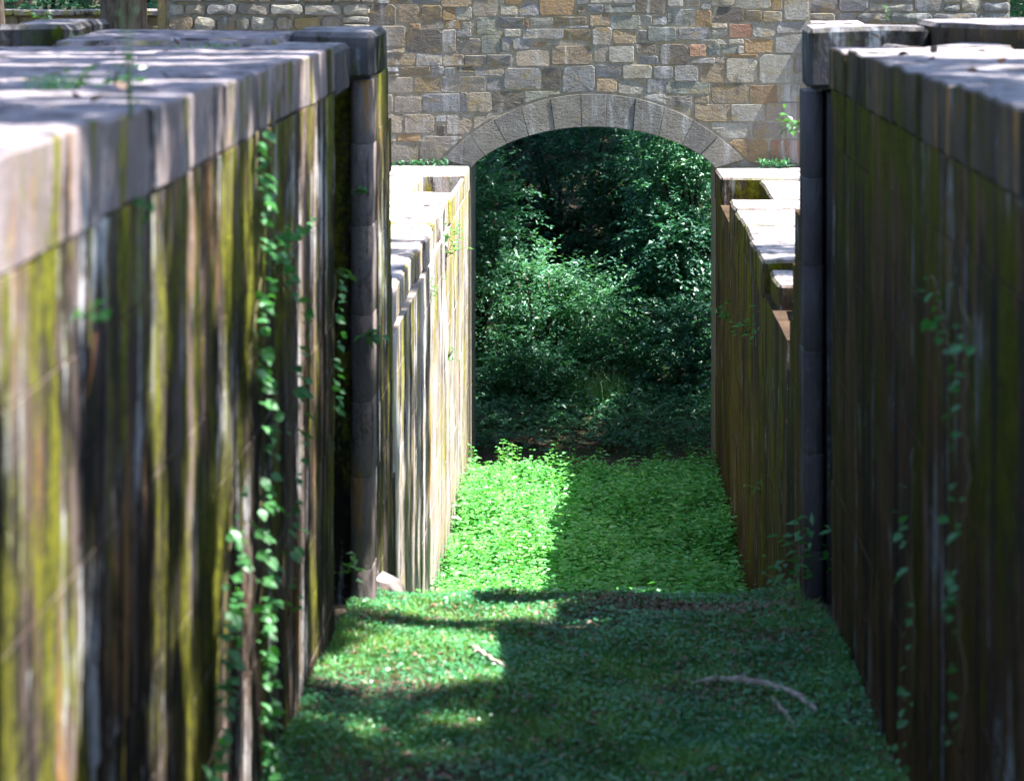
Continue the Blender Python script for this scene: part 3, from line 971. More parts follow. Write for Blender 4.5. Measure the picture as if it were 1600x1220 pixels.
# greenery behind the parapet wall and at the right end of the wing
shrub('hedge_shrub', 'green shrub behind the parapet wall at top left', ((70 - HX) * 44 / FPX, 44, 2.4), 3.0, 1.3, 0.9, 500, M['shrubpale'], 0.11, 0.05, None, low=.1)
shrub('hedge_shrub', 'green shrub peeping between trunk and bridge pier', ((225 - HX) * 43 / FPX, 43.0, 2.4), 2.8, .9, 0.8, 400, M['shrubpale'], 0.11, 0.05, None, low=.1)
shrub('hedge_shrub', 'bright green shrub at the right end of the wing wall', ((1615 - HX) * 40 / FPX, 40, 2.2), 3.0, .55, 0.9, 400, M['shrubpale'], 0.10, 0.05, None, low=.1)

# understorey herbs and grass on the floor beyond the arch
pts = []
n = 4800
xx = rng.uniform(-2.3, 2.3, n); yy = 40.2 + rng.uniform(0, 1, n) ** 0.8 * 6.8
yy = np.where((xx > .25) | (xx < -1.25) | (rng.uniform(0, 1, n) < .4), yy - 1.8, yy)
cs = np.stack([xx, yy, ground_z(xx, yy) + rng.uniform(0.02, 0.28, n)], -1)
ds = rng.normal(size=(n, 3)) * [1, 1, 0.3] + [0, -0.3, 0.5]
B, D, U, LL, WW = sprays(cs, ds, 7, 0.22, 0.085, 0.04)
tag(link('undergrowth', leaves_mesh('undergrowth', B, D, U, LL, WW), M['shrub']), 'low leafy undergrowth on the ground beyond the arch', 'undergrowth', kind='stuff')


def blades(name, x, y, z, h, w, lean, mat, label, cat, parent=None):
    n = len(x)
    a = rng.uniform(0, 2 * math.pi, n); b = rng.uniform(0, 2 * math.pi, n)
    p = np.stack([x, y, z], -1)
    sd = np.stack([np.cos(a), np.sin(a), 0 * a], -1) * (w / 2)[:, None]
    ln = np.stack([np.cos(b), np.sin(b), 0 * b], -1) * (lean * h)[:, None]
    up = np.stack([0 * h, 0 * h, h], -1)
    V = np.stack([p - sd, p + sd, p + up * .6 + ln * .4 + sd * .8, p + up * .6 + ln * .4 - sd * .8, p + up * .92 + ln], 1).reshape(-1, 3)
    i = np.arange(n) * 5
    F = np.stack([i, i + 1, i + 2, i, i + 2, i + 3, i + 3, i + 2, i + 4], -1).reshape(-1)
    o = link(name, mesh_np(name, V, F, 3), mat, parent)
    if parent is None:
        tag(o, label, cat, kind='stuff')
    else:
        o['kind'] = 'stuff'
    return o


# a clump of tall grass beyond the arch
n = 260
x = rng.normal(0.12, .18, n); y = rng.normal(41.6, .3, n)
gt = empty('grass_clump', (0.12, 41.6, -2.4), 'tall thin grass clump growing beyond the arch', 'grass')
blades('blade', x, y, ground_z(x, y), rng.uniform(.35, .75, n), rng.uniform(.006, .012, n), rng.uniform(.1, .6, n), M['weed'], '', '', gt)

# ---- nettles on the floor of the far lock
def nettle_arrays(px, py, pz, h):
    """upright plants with opposite toothed leaves, biggest near the top third"""
    B, D, U, LL, WW = [], [], [], [], []
    n = len(px)
    for tier in range(7):
        f = 0.30 + 0.70 * tier / 6
        for s in (0, 1):
            a = rng.uniform(0, 2 * math.pi, n) if s == 0 and tier % 2 == 0 else (a + math.pi if s else a + math.pi / 2)
            dr = np.stack([np.cos(a), np.sin(a), np.full(n, 0.25 - 0.2 * (1 - f)) + rng.normal(0, .12, n)], -1)
            sz = (0.128 - 0.065 * max(0, f - 0.55) / 0.45) * rng.uniform(.7, 1.2, n)
            wob = rng.normal(0, .012, (n, 3))
            B.append(np.stack([px, py, pz + h * f], -1) + wob)
            D.append(dr); U.append(np.tile([0, 0, 1.0], (n, 1)) + rng.normal(size=(n, 3)) * .3)
            LL.append(sz); WW.append(sz * .5)
    return [np.concatenate(q) for q in (B, D, U, LL, WW)]


n = 4300
x = rng.uniform(XL + 0.03, XR + 0.02, n); y = rng.uniform(21.7, 36.6, n)
hh = np.where(rng.uniform(0, 1, n) < .06, 1.25, 1) * rng.uniform(.34, .68, n) * np.interp(y + .25 * np.sin(x * 3 + 1) - .6 * np.clip(np.abs(x) - 1.0, 0, 1), [21.6, 22.3, 23.2, 24.5, 27, 34, 36.6], [.12, .30, .5, .7, .95, .9, .5])
hh *= 1 + 0.12 * np.sin(x * 2.3 + y * 1.1) + .1 * np.sin(y * 2.7 - x)
N = nettle_arrays(x, y, ground_z(x, y), hh)
nettles = link('nettle_bed', leaves_mesh('nettle_bed', *N, fold=.1, droop=.16), M['nettle'])
tag(nettles, 'dense bright green nettles covering the far lock floor', 'nettles', kind='stuff')
NG = 'tall nettles at the far edge of the bed'
for i, (px, py, d, lab) in enumerate(((730, 706, 36.6, 'tall nettle at the left corner against the pale wall'), (786, 699, 36.9, 'tallest pair of lit nettle tops left of centre'),
                                      (800, 704, 36.4, 'lit nettle leaning beside the tallest tops'), (868, 706, 36.6, 'lit nettle standing alone near the middle'),
                                      (890, 712, 36.3, 'short lit nettle just right of the middle one'), (934, 712, 36.5, 'nettle at the edge of sun and shade'),
                                      (1032, 706, 36.8, 'shaded nettle right of centre at the back'), (1083, 703, 36.8, 'tall shaded nettle towards the right wall'),
                                      (1108, 712, 36.4, 'shaded nettle nearest the right wall'))):
    p = at(px, py - 12, d)
    o = empty('nettle_plant', (p.x, p.y, -2.5), lab, 'nettle', NG)
    xs = np.array([p.x, p.x + .07, p.x - .06]); ysn = np.array([d, d + .05, d - .05])
    gz = ground_z(xs, ysn)
    hs = np.array([p.z - gz[0], (p.z - gz[0]) * .92, (p.z - gz[0]) * .85])
    A = nettle_arrays(xs, ysn, gz, hs)
    link('leaves', leaves_mesh('leaves', *A, fold=.1, droop=.3), M['nettle'], o)
    tubes('stem', [(np.array([[a, b, c], [a, b, c + h_ * .5], [a, b, c + h_]]), [.006, .005, .003]) for a, b, c, h_ in zip(xs, ysn, gz, hs)], M['greenstem'], o, 4)

# ---- grass and clover on the near floor
n = 190000
x = rng.uniform(XL, XR, n); y = 13.2 + 9.8 * rng.uniform(0, 1, n)
patch = np.sin(x * 2.1 + y * .9) + np.sin(x * 3.7 - y * 1.9 + 2) + np.sin(y * 2.6 + x * .6 + 1)
bare = np.exp(-((x - .75) / .8) ** 2 - ((y - 19.3) / .42) ** 2) + .8 * np.exp(-((x + 1.3) / .35) ** 2 - ((y - 18.25) / .25) ** 2)
keep = (rng.uniform(0, 1, n) < .45 + .2 * patch) & (rng.uniform(0, 1, n) > bare * 1.05)
x, y = x[keep], y[keep]
n = len(x)
blades('grass', x, y, ground_z(x, y) - .005, rng.uniform(.02, .062, n) * (1 + .8 * (y > 21.2) + 0.3 * (np.abs(x + .05) > 1.45)), rng.uniform(.005, .010, n), rng.uniform(.2, 1.0, n), M['grass'],
       'short patchy grass on the near lock floor', 'grass')
n = 56000
x = rng.uniform(XL, XR, n); y = 13.2 + 9.8 * rng.uniform(0, 1, n)
bare = np.exp(-((x - .75) / .8) ** 2 - ((y - 19.3) / .42) ** 2) + .8 * np.exp(-((x + 1.3) / .35) ** 2 - ((y - 18.25) / .25) ** 2)
patch = np.sin(x * 2.6 - y * 1.3) + np.sin(x * 4.2 + y * 2.4 + 1)
keep = (rng.uniform(0, 1, n) > bare) & (rng.uniform(0, 1, n) < .62 + .25 * patch)
x, y = x[keep], y[keep]; n = len(x)
a = rng.uniform(0, 2 * math.pi, n)
tag(link('clover', leaves_mesh('clover', np.stack([x, y, ground_z(x, y) + rng.uniform(.008, .05, n)], -1), np.stack([np.cos(a), np.sin(a), rng.uniform(-.2, .5, n)], -1),
                               np.tile([0, 0, 1.], (n, 1)) + rng.normal(size=(n, 3)) * .3, rng.uniform(.015, .04, n), rng.uniform(.012, .03, n)), M['clover']),
    'small round leaved weeds growing among the near grass', 'weeds', kind='stuff')
n = 5200
x = rng.uniform(XL, XR, n); y = 13.5 + 9 * rng.uniform(0, 1, n)
m1 = rng.uniform(0, 1, n) < .4
x = np.where(m1, rng.normal(.75, .55, n), x); y = np.where(m1, rng.normal(19.3, .35, n), y)
x = np.clip(x, XL + .02, XR - .02)
a = rng.uniform(0, 2 * math.pi, n)
tag(link('leaf_litter', leaves_mesh('leaf_litter', np.stack([x, y, ground_z(x, y) + rng.uniform(.006, .03, n)], -1), np.stack([np.cos(a), np.sin(a), rng.uniform(-.2, .3, n)], -1),
                                    np.tile([0, 0, 1.], (n, 1)) + rng.normal(size=(n, 3)) * .35, rng.uniform(.03, .07, n), rng.uniform(.02, .045, n), fold=.25), M['deadleaf']),
    'brown fallen leaves scattered in the near grass', 'leaf litter', kind='stuff')
# leaf litter on the path beyond the arch
n = 260
x = rng.uniform(-1.4, .5, n); y = rng.uniform(38.8, 40.4, n); a = rng.uniform(0, 6.28, n)
tag(link('leaf_litter', leaves_mesh('leaf_litter', np.stack([x, y, ground_z(x, y) + .015], -1), np.stack([np.cos(a), np.sin(a), rng.uniform(-.1, .3, n)], -1),
                                    np.tile([0, 0, 1.], (n, 1)) + rng.normal(size=(n, 3)) * .3, rng.uniform(.06, .12, n), rng.uniform(.04, .07, n), fold=.2), M['deadleaf']),
    'brown leaf litter on the shaded path beyond the arch', 'leaf litter', kind='stuff')


# ---- fallen branches
def on_ground(px, py):
    """where the sight line through a photo pixel meets the near floor"""
    lo, hi = 12.0, 23.0
    for _ in range(40):
        m = (lo + hi) / 2
        p = at(px, py, m)
        if p.z > ground_z(p.x, p.y): lo = m
        else: hi = m
    return at(px, py, lo)


def branch(name, label, pix, radii, lift=0.015, cat='branch', forks=()):
    pix = [(a, b + 9) for a, b in pix]
    p0 = on_ground(*pix[0])
    o = empty(name, tuple(p0), label, cat)
    path = np.array([np.array(on_ground(*q)) + [0, 0, lift + r] for q, r in zip(pix, radii)])
    tt = np.linspace(0, len(path) - 1, len(path) * 3)
    P = np.stack([np.interp(tt, np.arange(len(path)), path[:, k]) for k in range(3)], -1) + rng.normal(0, .004, (len(tt), 3))
    tubes('limb', [(P, np.interp(tt, np.arange(len(path)), radii) * rng.uniform(.88, 1.12, len(tt)))], M['deadwood'], o, 7)
    for fk in forks:
        q = np.array([np.array(on_ground(*w)) + [0, 0, lift + .02 * i] for i, w in enumerate(fk)])
        tubes('side_twig', [(q, np.linspace(radii[0] * .6, radii[0] * .25, len(q)))], M['deadwood'], o, 5)
    return o


branch('fallen_branch', 'curved bleached branch lying on the shaded grass at right', [(1085, 1062), (1112, 1060), (1150, 1062), (1200, 1069), (1240, 1084), (1262, 1097), (1276, 1110)],
       [.008, .018, .022, .022, .021, .018, .012])
branch('fallen_branch', 'short crumbling stick below the curved branch', [(1207, 1087), (1220, 1104), (1233, 1117), (1241, 1134)], [.013, .016, .017, .012], .008)
branch('fallen_branch', 'pale forked stick at the edge of the sunlit patch', [(735, 1007), (748, 1016), (764, 1030), (790, 1042)], [.014, .018, .017, .010], .02,
       forks=[[(742, 1012), (744, 1024), (741, 1034)]])
# fallen pale slab at the foot of the left quoin
fs = at(598, 925, 21.2)
v = [(XL + .03, 20.45, -.55), (XL + .46, 20.6, -.72), (XL + .50, 21.5, -1.0), (XL + .03, 21.5, -.95), (XL + .03, 20.55, -.20), (XL + .12, 20.58, -.23), (XL + .16, 21.4, -.38), (XL + .03, 21.4, -.32)]
fme = mesh_py('fallen_slab', v, [(0, 3, 2, 1), (4, 5, 6, 7), (0, 1, 5, 4), (1, 2, 6, 5), (2, 3, 7, 6), (3, 0, 4, 7)])
tag(link('fallen_slab', fme, M['quoin']), 'pale wedge of stone leaning at the foot of the left quoin', 'stone')


# ---- creepers on the walls
def leaf_template(name, L, W, mat):
    v = [(0, 0, 0), (L * .3, -W * .5, L * .05), (L * .62, -W * .42, L * .06), (L, 0, -L * .12), (L * .62, W * .42, L * .06), (L * .3, W * .5, L * .05), (L * .5, 0, -L * .01)]
    me = mesh_py(name, v, [(0, 1, 6), (1, 2, 6), (2, 3, 6), (3, 4, 6), (4, 5, 6), (5, 0, 6)])
    me.materials.append(mat)
    return me


VL = [leaf_template('leaf', l, w, M['vine']) for l, w in ((.085, .06), (.065, .05), (.10, .065))]


def creeper(label, xf, side, pts, nleaf, spread=0.03, big=1.0):
    """pts: photo pixels down a wall face x = xf"""
    P = []
    for (px, py) in pts:
        d = xf * FPX / (px - HX)
        P.append(np.array([xf, d, EYE - (py - HY) * d / FPX]))
    P = np.array(P)
    base = P[-1]
    o = empty('creeper', tuple(base), label, 'creeper', 'creepers on the lock walls')
    tt = np.linspace(0, len(P) - 1, len(P) * 5)
    Q = np.stack([np.interp(tt, np.arange(len(P)), P[:, k]) for k in range(3)], -1)
    Q[:, 0] += -side * (0.025 + rng.uniform(0, .02, len(tt)))
    Q[:, 1] += rng.normal(0, .015, len(tt))
    stem = tubes('stem', [(Q, np.full(len(Q), .0045))], M['stem'], o, 4)
    for i in range(int(nleaf * (1.35 if side < 0 else .8))):
        u = rng.uniform(0, len(Q) - 1.01)
        k = int(u); p = Q[k] * (1 - u + k) + Q[k + 1] * (u - k)
        p = p + np.array([-side * rng.uniform(.0, .05), rng.normal(0, spread), rng.normal(0, .015)])
        lf = bpy.data.objects.new('leaf', VL[rng.integers(0, 3)])
        C.objects.link(lf)
        lf.parent = stem
        lf.location = Vector(p)
        out = Vector((-side * rng.uniform(.3, 1.0), rng.normal(-.5, .55), rng.normal(-.30, .25)))
        q = out.to_track_quat('X', 'Z')
        lf.rotation_euler = (q @ Quaternion((1, 0, 0), rng.normal(0, .5))).to_euler()
        s = rng.uniform(.5, 1.15) * big * (.86 if side < 0 else .7)
        lf.scale = (s, s, s)
    return o


creeper('main leafy creeper hanging down the middle of the left wall', XL, -1, [(392, 205), (388, 290), (396, 330), (394, 440), (386, 520), (392, 600), (402, 690), (392, 800), (398, 900), (392, 1010), (398, 1100), (396, 1200)], 165, .11)
creeper('creeper with a bright looping tendril right of the main one', XL, -1, [(462, 352), (440, 365), (420, 362), (412, 385), (420, 420), (450, 470), (452, 560), (446, 650), (440, 760), (436, 860), (442, 960)], 95, .10, .95)
creeper('thin creeper of small leaves near the end of the left wall', XL, -1, [(517, 430), (512, 480), (510, 560), (506, 600), (509, 640)], 26, .05, .9)
creeper('dark shaded creeper low on the left wall beside the main one', XL, -1, [(352, 760), (345, 860), (340, 960), (330, 1060), (322, 1150), (310, 1215)], 60, .12)
creeper('bright low creeper at the bottom edge of the left wall', XL, -1, [(385, 900), (390, 980), (398, 1060), (400, 1140), (395, 1215)], 40, .06)
creeper('tall creeper on the right wall near the picture edge', XR, 1, [(1512, 450), (1530, 520), (1525, 600), (1520, 680), (1528, 760), (1515, 860), (1512, 960), (1522, 1060), (1515, 1180)], 62, .08)
creeper('faint creeper on the right wall left of the tall one', XR, 1, [(1440, 700), (1436, 780), (1430, 880), (1442, 980), (1440, 1080), (1430, 1190)], 42, .07)
creeper('sprawling shaded creeper high on the right wall', XR, 1, [(1470, 430), (1480, 470), (1490, 520), (1505, 560)], 18, .08)


# ---- small plants: rosettes of leaves on short stems
def sprig(label, p, n, L, W, mat, h=0.1, spread=0.08, name='wall_plant', cat='plant', out=(0, -1, 0.2), tall=False):
    p = np.array(p, float)
    o = empty(name, tuple(p), label, cat)
    ends = p + rng.normal(size=(n, 3)) * spread * [1, 1, .5] + np.outer(rng.uniform(.1, 1, n), [0, 0, h])
    dirs = rng.normal(size=(n, 3)) * [.9, .9, .35] + np.array(out)
    link('leaves', leaves_mesh('leaves', ends, dirs, np.tile([0, 0, 1.], (n, 1)) + rng.normal(size=(n, 3)) * .25, rng.uniform(.6, 1.2, n) * L, rng.uniform(.6, 1.2, n) * W, droop=.25), mat, o)
    k = min(6, n)
    tubes('stem', [(np.array([p, (p + e) / 2 + [0, 0, .02], e]), [.004, .003, .002]) for e in ends[:k]], M['greenstem'], o, 4)
    return o


def tuft(label, p, n, h, spread, mat=None, name='grass_tuft'):
    o = empty(name, tuple(p), label, 'grass')
    x = p[0] + rng.normal(0, spread, n); y = p[1] + rng.normal(0, spread, n)
    blades('blade', x, y, np.full(n, p[2] - .005), rng.uniform(.5, 1, n) * h, rng.uniform(.005, .009, n), rng.uniform(.3, 1.1, n), mat or M['weed'], '', '', o)
    return o


def top_at(px, py, z):
    zz = z
    for _ in range(6):          # the copings rise slightly towards the camera
        d = (EYE - zz) * FPX / (py - HY)
        zz = z + (0.0065 if px < HX else 0.0085) * max(0, 17.5 - d)
    return ((px - HX) * d / FPX, d, zz + .004)


tuft('green grass tuft on the left wall top, nearest the picture edge', top_at(75, 140, HT), 60, .09, .05)
sprig('bright leafy weed on the left wall top beside the grass tuft', top_at(120, 138, HT), 20, .06, .035, M['weed'], .04, .07, 'weed', out=(0, 0, .3))
sprig('bright leafy weed on the left wall top, nearest the edge', top_at(178, 136, HT), 30, .06, .035, M['weed'], .045, .09, 'weed', out=(0, 0, .3))
tuft('small tuft on the left wall top near its back corner', top_at(104, 68, HT), 40, .09, .05)
tuft('little pale tuft on the middle of the left wall top', top_at(322, 78, HT), 40, .06, .08)
sprig('small weed at the far rim of the left wall top', (XL - 2.25, 20.0, HT + .11), 10, .05, .03, M['weed'], .05, .05, 'weed', out=(0, 0, .3))
sprig('yellow green seedling rising on the left wall top', top_at(203, 190, HT), 8, .03, .02, M['weed'], .42, .02, 'seedling', out=(0, 0, .4))
sprig('thin seedling standing on the right wall top', (XR + .55, 20.1, HT + .1), 14, .025, .014, M['weed'], .13, .012, 'seedling', out=(0, 0, .5))
sprig('spiky leafed sprig growing from the left quoin', at(580, 522, 19.0), 12, .13, .05, M['vine'], .03, .03, out=(.6, -.6, -.1))
sprig('tiny dark sprig on the upper left quoin', at(558, 300, 19.0), 12, .06, .03, M['vine'], .03, .03, out=(.4, -.6, 0))
sprig('long bright blade of leaves above the thin creeper', at(535, 430, 18.6), 6, .12, .03, M['weed'], .02, .03, out=(.8, -.3, -.2))
sprig('yellow lit plant growing out of the low left wall', at(697, 402, 31), 46, .09, .05, M['weed'], .35, .10, out=(.6, -.6, 0))
sprig('pale dry weed on the low left wall', at(672, 470, 28.2), 40, .07, .035, M['weed'], .25, .09, out=(.5, -.6, 0))
sprig('small green plant low on the sunlit left wall', at(700, 560, 31.5), 14, .07, .04, M['weed'], .12, .05, out=(.6, -.6, 0))
sprig('fern like plant on the shaded low right wall', at(1135, 500, 32.6), 26, .09, .04, M['vine'], .18, .08, out=(-.7, -.6, 0))
sprig('small shaded plant on the low right wall below the break', at(1170, 520, 27), 26, .08, .04, M['vine'], .15, .09, out=(-.7, -.6, 0))
sprig('seedling on the low right wall near the nettles', at(1188, 770, 25.5), 10, .06, .03, M['vine'], .12, .04, out=(-.7, -.6, 0))
sprig('pale dry weed on the broken shoulder of the right wall', at(1243, 200, 20.6), 30, .07, .035, M['weed'], .10, .06, out=(-.4, -.5, .2))
sprig('broad leaved seedling at the foot of the left quoin', at(546, 893, 18.9), 16, .08, .05, M['weed'], .10, .06, out=(.2, -.5, .1))
sprig('blue green sapling at the foot of the right quoin', at(1262, 905, 19.2), 46, .10, .05, M['vine'], .38, .10, out=(-.4, -.5, .1))
sprig('low shaded weed beside the right sapling', at(1222, 916, 20.2), 40, .08, .045, M['vine'], .10, .14, out=(-.2, -.5, .2))
sprig('small plant clinging high on the near left wall', (XL + .02, XL * FPX / (212 - HX), at(212, 322, XL * FPX / (212 - HX)).z), 7, .05, .035, M['vine'], .02, .02, out=(.7, -.5, -.2))
sprig('small plant on the near left wall above the orange twig', (XL + .02, XL * FPX / (122 - HX), at(122, 500, XL * FPX / (122 - HX)).z), 8, .06, .04, M['vine'], .05, .025, out=(.7, -.5, -.2))
for (xa, xb, d, lab) in ((610, 700, 36.78, 'line of small weeds at the bridge foot on the left'), (1185, 1235, 36.78, 'grassy weeds at the bridge foot on the right')):
    c = at((xa + xb) / 2, 262, d)
    o = empty('weed_fringe', (c.x, d, LT), lab, 'weeds')
    n = 90
    x = rng.uniform((xa - HX) * d / FPX, (xb - HX) * d / FPX, n)
    B = np.stack([x, np.full(n, d) + rng.uniform(-.1, .03, n), np.full(n, LT + .0) + rng.uniform(0, .07, n)], -1)
    link('leaves', leaves_mesh('leaves', B, rng.normal(size=(n, 3)) * [1, .6, .5] + [0, -.3, .5], np.tile([0, 0, 1.], (n, 1)), rng.uniform(.04, .1, n), rng.uniform(.02, .04, n)), M['shrub'], o)

# orange twig caught on the left wall
d = XL * FPX / (125 - HX)
a_, b_ = at(133, 520, d), at(110, 620, d)
tw = tubes('orange_twig', [(np.array([[XL + .05, a_.y, a_.z], [XL + .04, (a_.y + b_.y) / 2, (a_.z + b_.z) / 2], [XL + .02, b_.y, b_.z]]), [.003, .005, .003])], M['twig'], None, 5)
tag(tw, 'thin orange twig caught on the near left wall', 'twig')

# dead leaves and nuts on the wall tops
DL = leaf_template('leaf', .07, .05, M['darkleaf'])
for grp, lab, spots, z in (
        ('dead leaves on the left wall top', 'small dark dead leaf lying on the left wall top', [(266, 68), (254, 76), (183, 85), (357, 56), (390, 54), (256, 120), (120, 152), (176, 148), (150, 165)], HT),
        ('dead leaves on the right wall top', 'dark curled dead leaf lying on the right wall top', [(1475, 84), (1468, 87), (1535, 86), (1490, 112), (1450, 97), (1408, 92), (1545, 106), (1372, 64)], HT)):
    for (px, py) in spots:
        p = top_at(px, py, z)
        for q in range(1):
            o = bpy.data.objects.new('dead_leaf', DL)
            C.objects.link(o)
            o.location = (p[0] + rng.normal(0, .03), p[1] + rng.normal(0, .04), p[2] + .012)
            o.rotation_euler = (rng.normal(0, .5), rng.normal(-.3, .4), rng.uniform(0, 6.3))
            tag(o, lab, 'leaf', grp)


# ------------------------------------------------------------------ trees (trunks in view, shade trees right of the lock)
def trunk_specs(base, top, r0, limbs):
    b, tp = np.array(base, float), np.array(top, float)
    tt = np.linspace(0, 1, 12)[:, None]
    path = b + (tp - b) * tt + np.sin(tt * 5) * np.array([.12, .1, 0])
    rad = np.interp(np.linspace(0, 1, 12), [0, .06, .2, 1], [r0 * 1.35, r0 * 1.05, r0, r0 * .4])
    sp = [(path, rad)]
    for e in limbs:
        e = np.array(e, float)
        s = b + (tp - b) * rng.uniform(.45, .95)
        mid = (s + e) / 2 + np.array([0, 0, .6])
        u = np.linspace(0, 1, 7)[:, None]
        sp.append(((1 - u) ** 2 * s + 2 * u * (1 - u) * mid + u ** 2 * e, np.linspace(r0 * .2, .015, 7)))
    return sp


TG = 'shade trees along the right bank'


def crown_tree(name, label, base, top, r0, clumps, L=.15, W=.10, per=95, rad=.5, group=None):
    o = empty(name, base, label, 'tree', group)
    cl = np.array(clumps)
    near = cl[np.hypot(cl[:, 0] - top[0], cl[:, 1] - top[1]) < (2.6 if group == TG else 6)]
    pick = near[rng.choice(len(near), min(len(near), 26), replace=False)]
    tubes('trunk', trunk_specs(base, top, r0, pick), M['bark'], o, 9)
    n = len(cl) * per
    c = np.repeat(cl, per, 0)
    B = c + rand_unit(n) * (rng.uniform(0, 1, (n, 1)) ** .45) * np.array([rad, rad, rad * .7])
    D = rng.normal(size=(n, 3)) * [1, 1, .45]
    U = np.tile([0, 0, 1.], (n, 1)) + rng.normal(size=(n, 3)) * .5
    link('crown', leaves_mesh('crown', B, D, U, rng.uniform(.7, 1.3, n) * L, rng.uniform(.7, 1.3, n) * W), M['canopy'], o)
    return o


SV = np.array(SUN)
SL = SV / SV[2]        # displacement per metre of height


def receptor(c):
    """which lit surface the shadow of a leaf clump would land on -> (name, x, y, z)"""
    def down(z): return c - SL * (c[2] - z)
    p = down(HT)
    if p[1] < 20.3 and 1.45 < p[0] < 5.2 and not (18.0 < p[1] < 19.5 and p[0] < 2.1): return ('rtop', *p)
    if p[1] < 20.3 and -4.2 < p[0] < XL: return ('ltop', *p)
    if p[1] < 22.0:
        z = c[2] - (c[0] - XL) / SL[0]
        q = down(z)
        if 0 < z < HT: return ('lface', *q)
        p = down(0.0)
        if XL < p[0] < 1.6: return ('floor', *p)
        return ('none', *p)
    if p[1] < 37.2:
        p = down(1.48)
        if 1.45 < p[0] < 4.5: return ('rlow', *p)
        if -4.5 < p[0] < XL: return ('llow', *p)
        z = c[2] - (c[0] - XL) / SL[0]
        if -2 < z < 1.48: return ('llface', *down(z))
        p = down(-1.9)
        if XL < p[0] < 1.6: return ('nettle', *p)
        return ('none', *p)
    return ('wood', *down(-1.0))


LIT_L = [(7.75, 8.95), (10.5, 10.75), (11.3, 11.5), (12.25, 12.6), (13.3, 13.45), (15.6, 15.85), (16.3, 16.6)]
LIT_TOP = [(7.9, 8.95), (11.2, 11.5), (12.5, 13.0), (14.7, 14.9), (15.9, 16.2), (16.75, 17.0)]
LIT_RT = [(12.4, 13.2), (14.3, 14.6), (15.3, 18.4), (19.2, 20.4)]


def inside(y, iv, m):
    return any(a - m < y < b + m for a, b in iv)


def keep_clump(c, m):
    k, x, y, z = receptor(c)
    if k == 'lface': return not inside(y, LIT_L, m * .45) and not (y > 19 and random.random() < .6)
    if k == 'ltop': return not inside(y, LIT_TOP, m * .5)
    if k == 'rtop': return (x < 1.8 and y < 16.3) or not inside(y, LIT_RT, m * .6)
    if k == 'floor':
        if 16.4 - m < y < 21.8 + m and x < .0 + m: return 18.0 < y < 18.45
        return True
    if k == 'rlow': return 25.4 + m < y < 27.8 - m * .5
    if k in ('llow', 'llface'): return inside(y, [(22, 23.6), (24.3, 25.4), (25.7, 27.0), (27.4, 28.1)], -m * .3)
    if k == 'nettle': return y < 25.5 and x > -.3
    if k == 'none': return random.random() < .5
    return True


# candidate clumps in a canopy layer on the right
def fill(x0, x1, y0, y1, z0, z1, n):
    return np.stack([rng.uniform(x0, x1, n), rng.uniform(y0, y1, n), rng.uniform(z0, z1, n)], -1)


RADC = .22
TG = 'shade trees along the right bank'
c1 = [c for c in fill(0.5, 11, 4, 14.2, 9.5, 12.5, 3400) if keep_clump(c, RADC)]
c2 = [c for c in fill(0.5, 11, 14.2, 24.5, 9.5, 12.5, 3400) if keep_clump(c, RADC)]
c3 = [c for c in fill(2, 12, 24.5, 36.4, 9.5, 12.5, 2600) if keep_clump(c, RADC)]
crown_tree('bank_tree', 'tall tree on the right bank shading the near lock', (8.6, 10.5, 3.3), (7.6, 10.6, 11.5), .30, c1, .13, .09, 34, RADC, TG)
crown_tree('bank_tree', 'tall tree on the right bank shading the gate', (9.2, 18.5, 3.3), (8.2, 18.8, 11.8), .32, c2, .13, .09, 34, RADC, TG)
crown_tree('bank_tree', 'tall tree on the right bank beside the far lock', (10.8, 29.5, 1.1), (9.6, 29.5, 11.5), .30, c3, .13, .09, 34, RADC, TG)


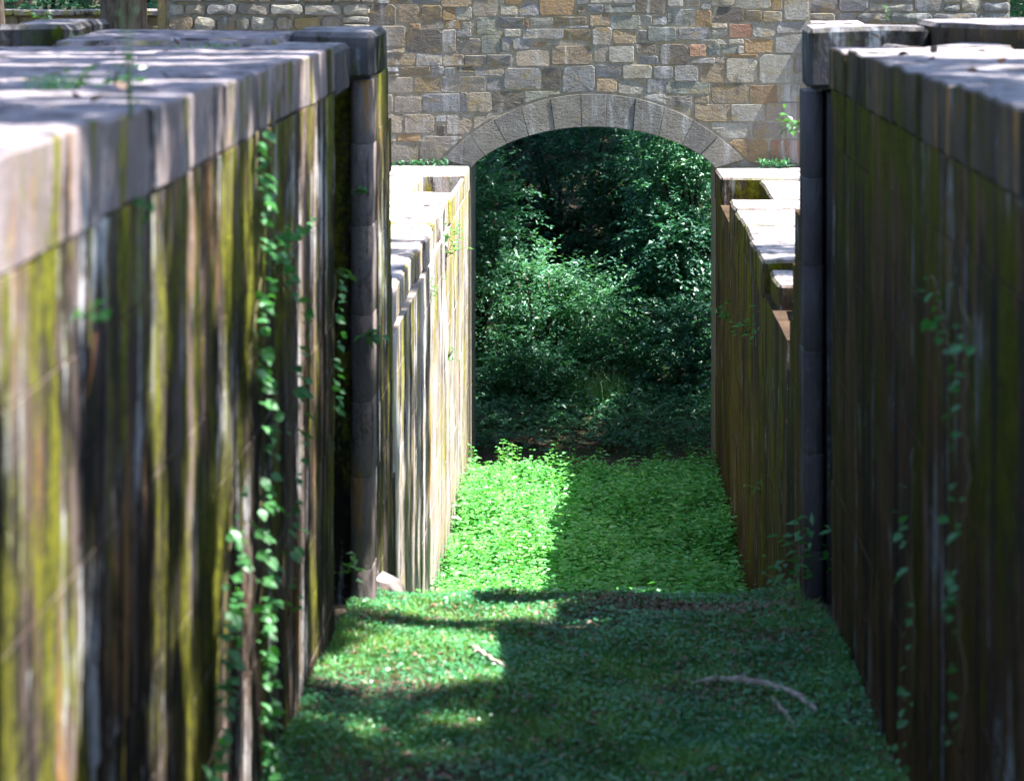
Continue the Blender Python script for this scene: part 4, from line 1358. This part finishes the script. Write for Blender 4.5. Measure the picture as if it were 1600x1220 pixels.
# woodland canopy beyond the bridge, with openings over the sunlit shrubs
def wood_keep(c):
    p = c - SL * (c[2] - 0.2)
    x, y = p[0], p[1]
    if 37.5 < y < 41.5: return True
    if abs(x + .1) < 1.1 and 41.9 < y < 44.6: return random.random() < .06
    if abs(x - 1.4) < 1.7 and 43.2 < y < 46.8: return random.random() < .04
    if 40.2 < y < 40.8 and -1.2 < x < .1: return random.random() < .5
    return random.random() < .78


c4 = [c for c in fill(-3, 13, 37.7, 50, 9.5, 13, 1700) if wood_keep(c)]
c5 = [c for c in fill(-5, 15, 50, 66, 11, 16, 1500) if wood_keep(c)]
c6 = [c for c in fill(-14, -3, 38.5, 50, 9.5, 13, 420)]
WT = 'canopy trees of the wood beyond the bridge'
crown_tree('woodland_tree', 'canopy tree of the wood at the right behind the bridge', (8.5, 45, 2.5), (7, 45, 12), .32, c4, .17, .12, 70, .55, WT)
crown_tree('woodland_tree', 'canopy tree farthest up the wooded slope', (9.5, 57, 3.5), (7, 57, 14), .32, c5, .20, .14, 60, .65, WT)
crown_tree('woodland_tree', 'canopy tree of the wood at the left behind the bridge', (-9.5, 46, 2.5), (-9, 45, 12), .30, c6, .18, .12, 60, .6, WT)
# trunk in view at top left
d = 33.0
tx = (185 - HX) * d / FPX
c7 = fill(tx - 3, tx + 6, d - 3, d + 3, 9, 12.5, 420)
crown_tree('lakeside_tree' if False else 'broadleaf_tree', 'thick dark tree trunk in front of the parapet wall, top left', (tx, d, 1.1), (tx - .3, d + .2, 11), .285, c7, .16, .11, 70, .55)
d = 25.0
tx = (-12 - HX) * d / FPX
c8 = fill(tx - 4, tx + .3, d - 3, d + 3, 8.5, 12, 140)
crown_tree('broadleaf_tree', 'reddish tree trunk cut by the left edge of the picture', (tx, d, 1.1), (tx - .6, d + .2, 10.5), .14, c8, .16, .11, 70, .55)

# far woodland closing the view on the slope
n = 9000
x = rng.uniform(-16, 16, n); y = rng.uniform(61, 70, n)
cs = np.stack([x, y, ground_z(x, y) + rng.uniform(0, 1, n) ** 1.3 * 7], -1)
B, D, U, LL, WW = sprays(cs, rng.normal(size=(n, 3)) + [0, -.6, .2], 8, .6, .2, .1)
tag(link('far_woodland', leaves_mesh('far_woodland', B, D, U, LL, WW), M['wood_leaf']), 'dark far woodland closing the view through the arch', 'woodland', kind='stuff')
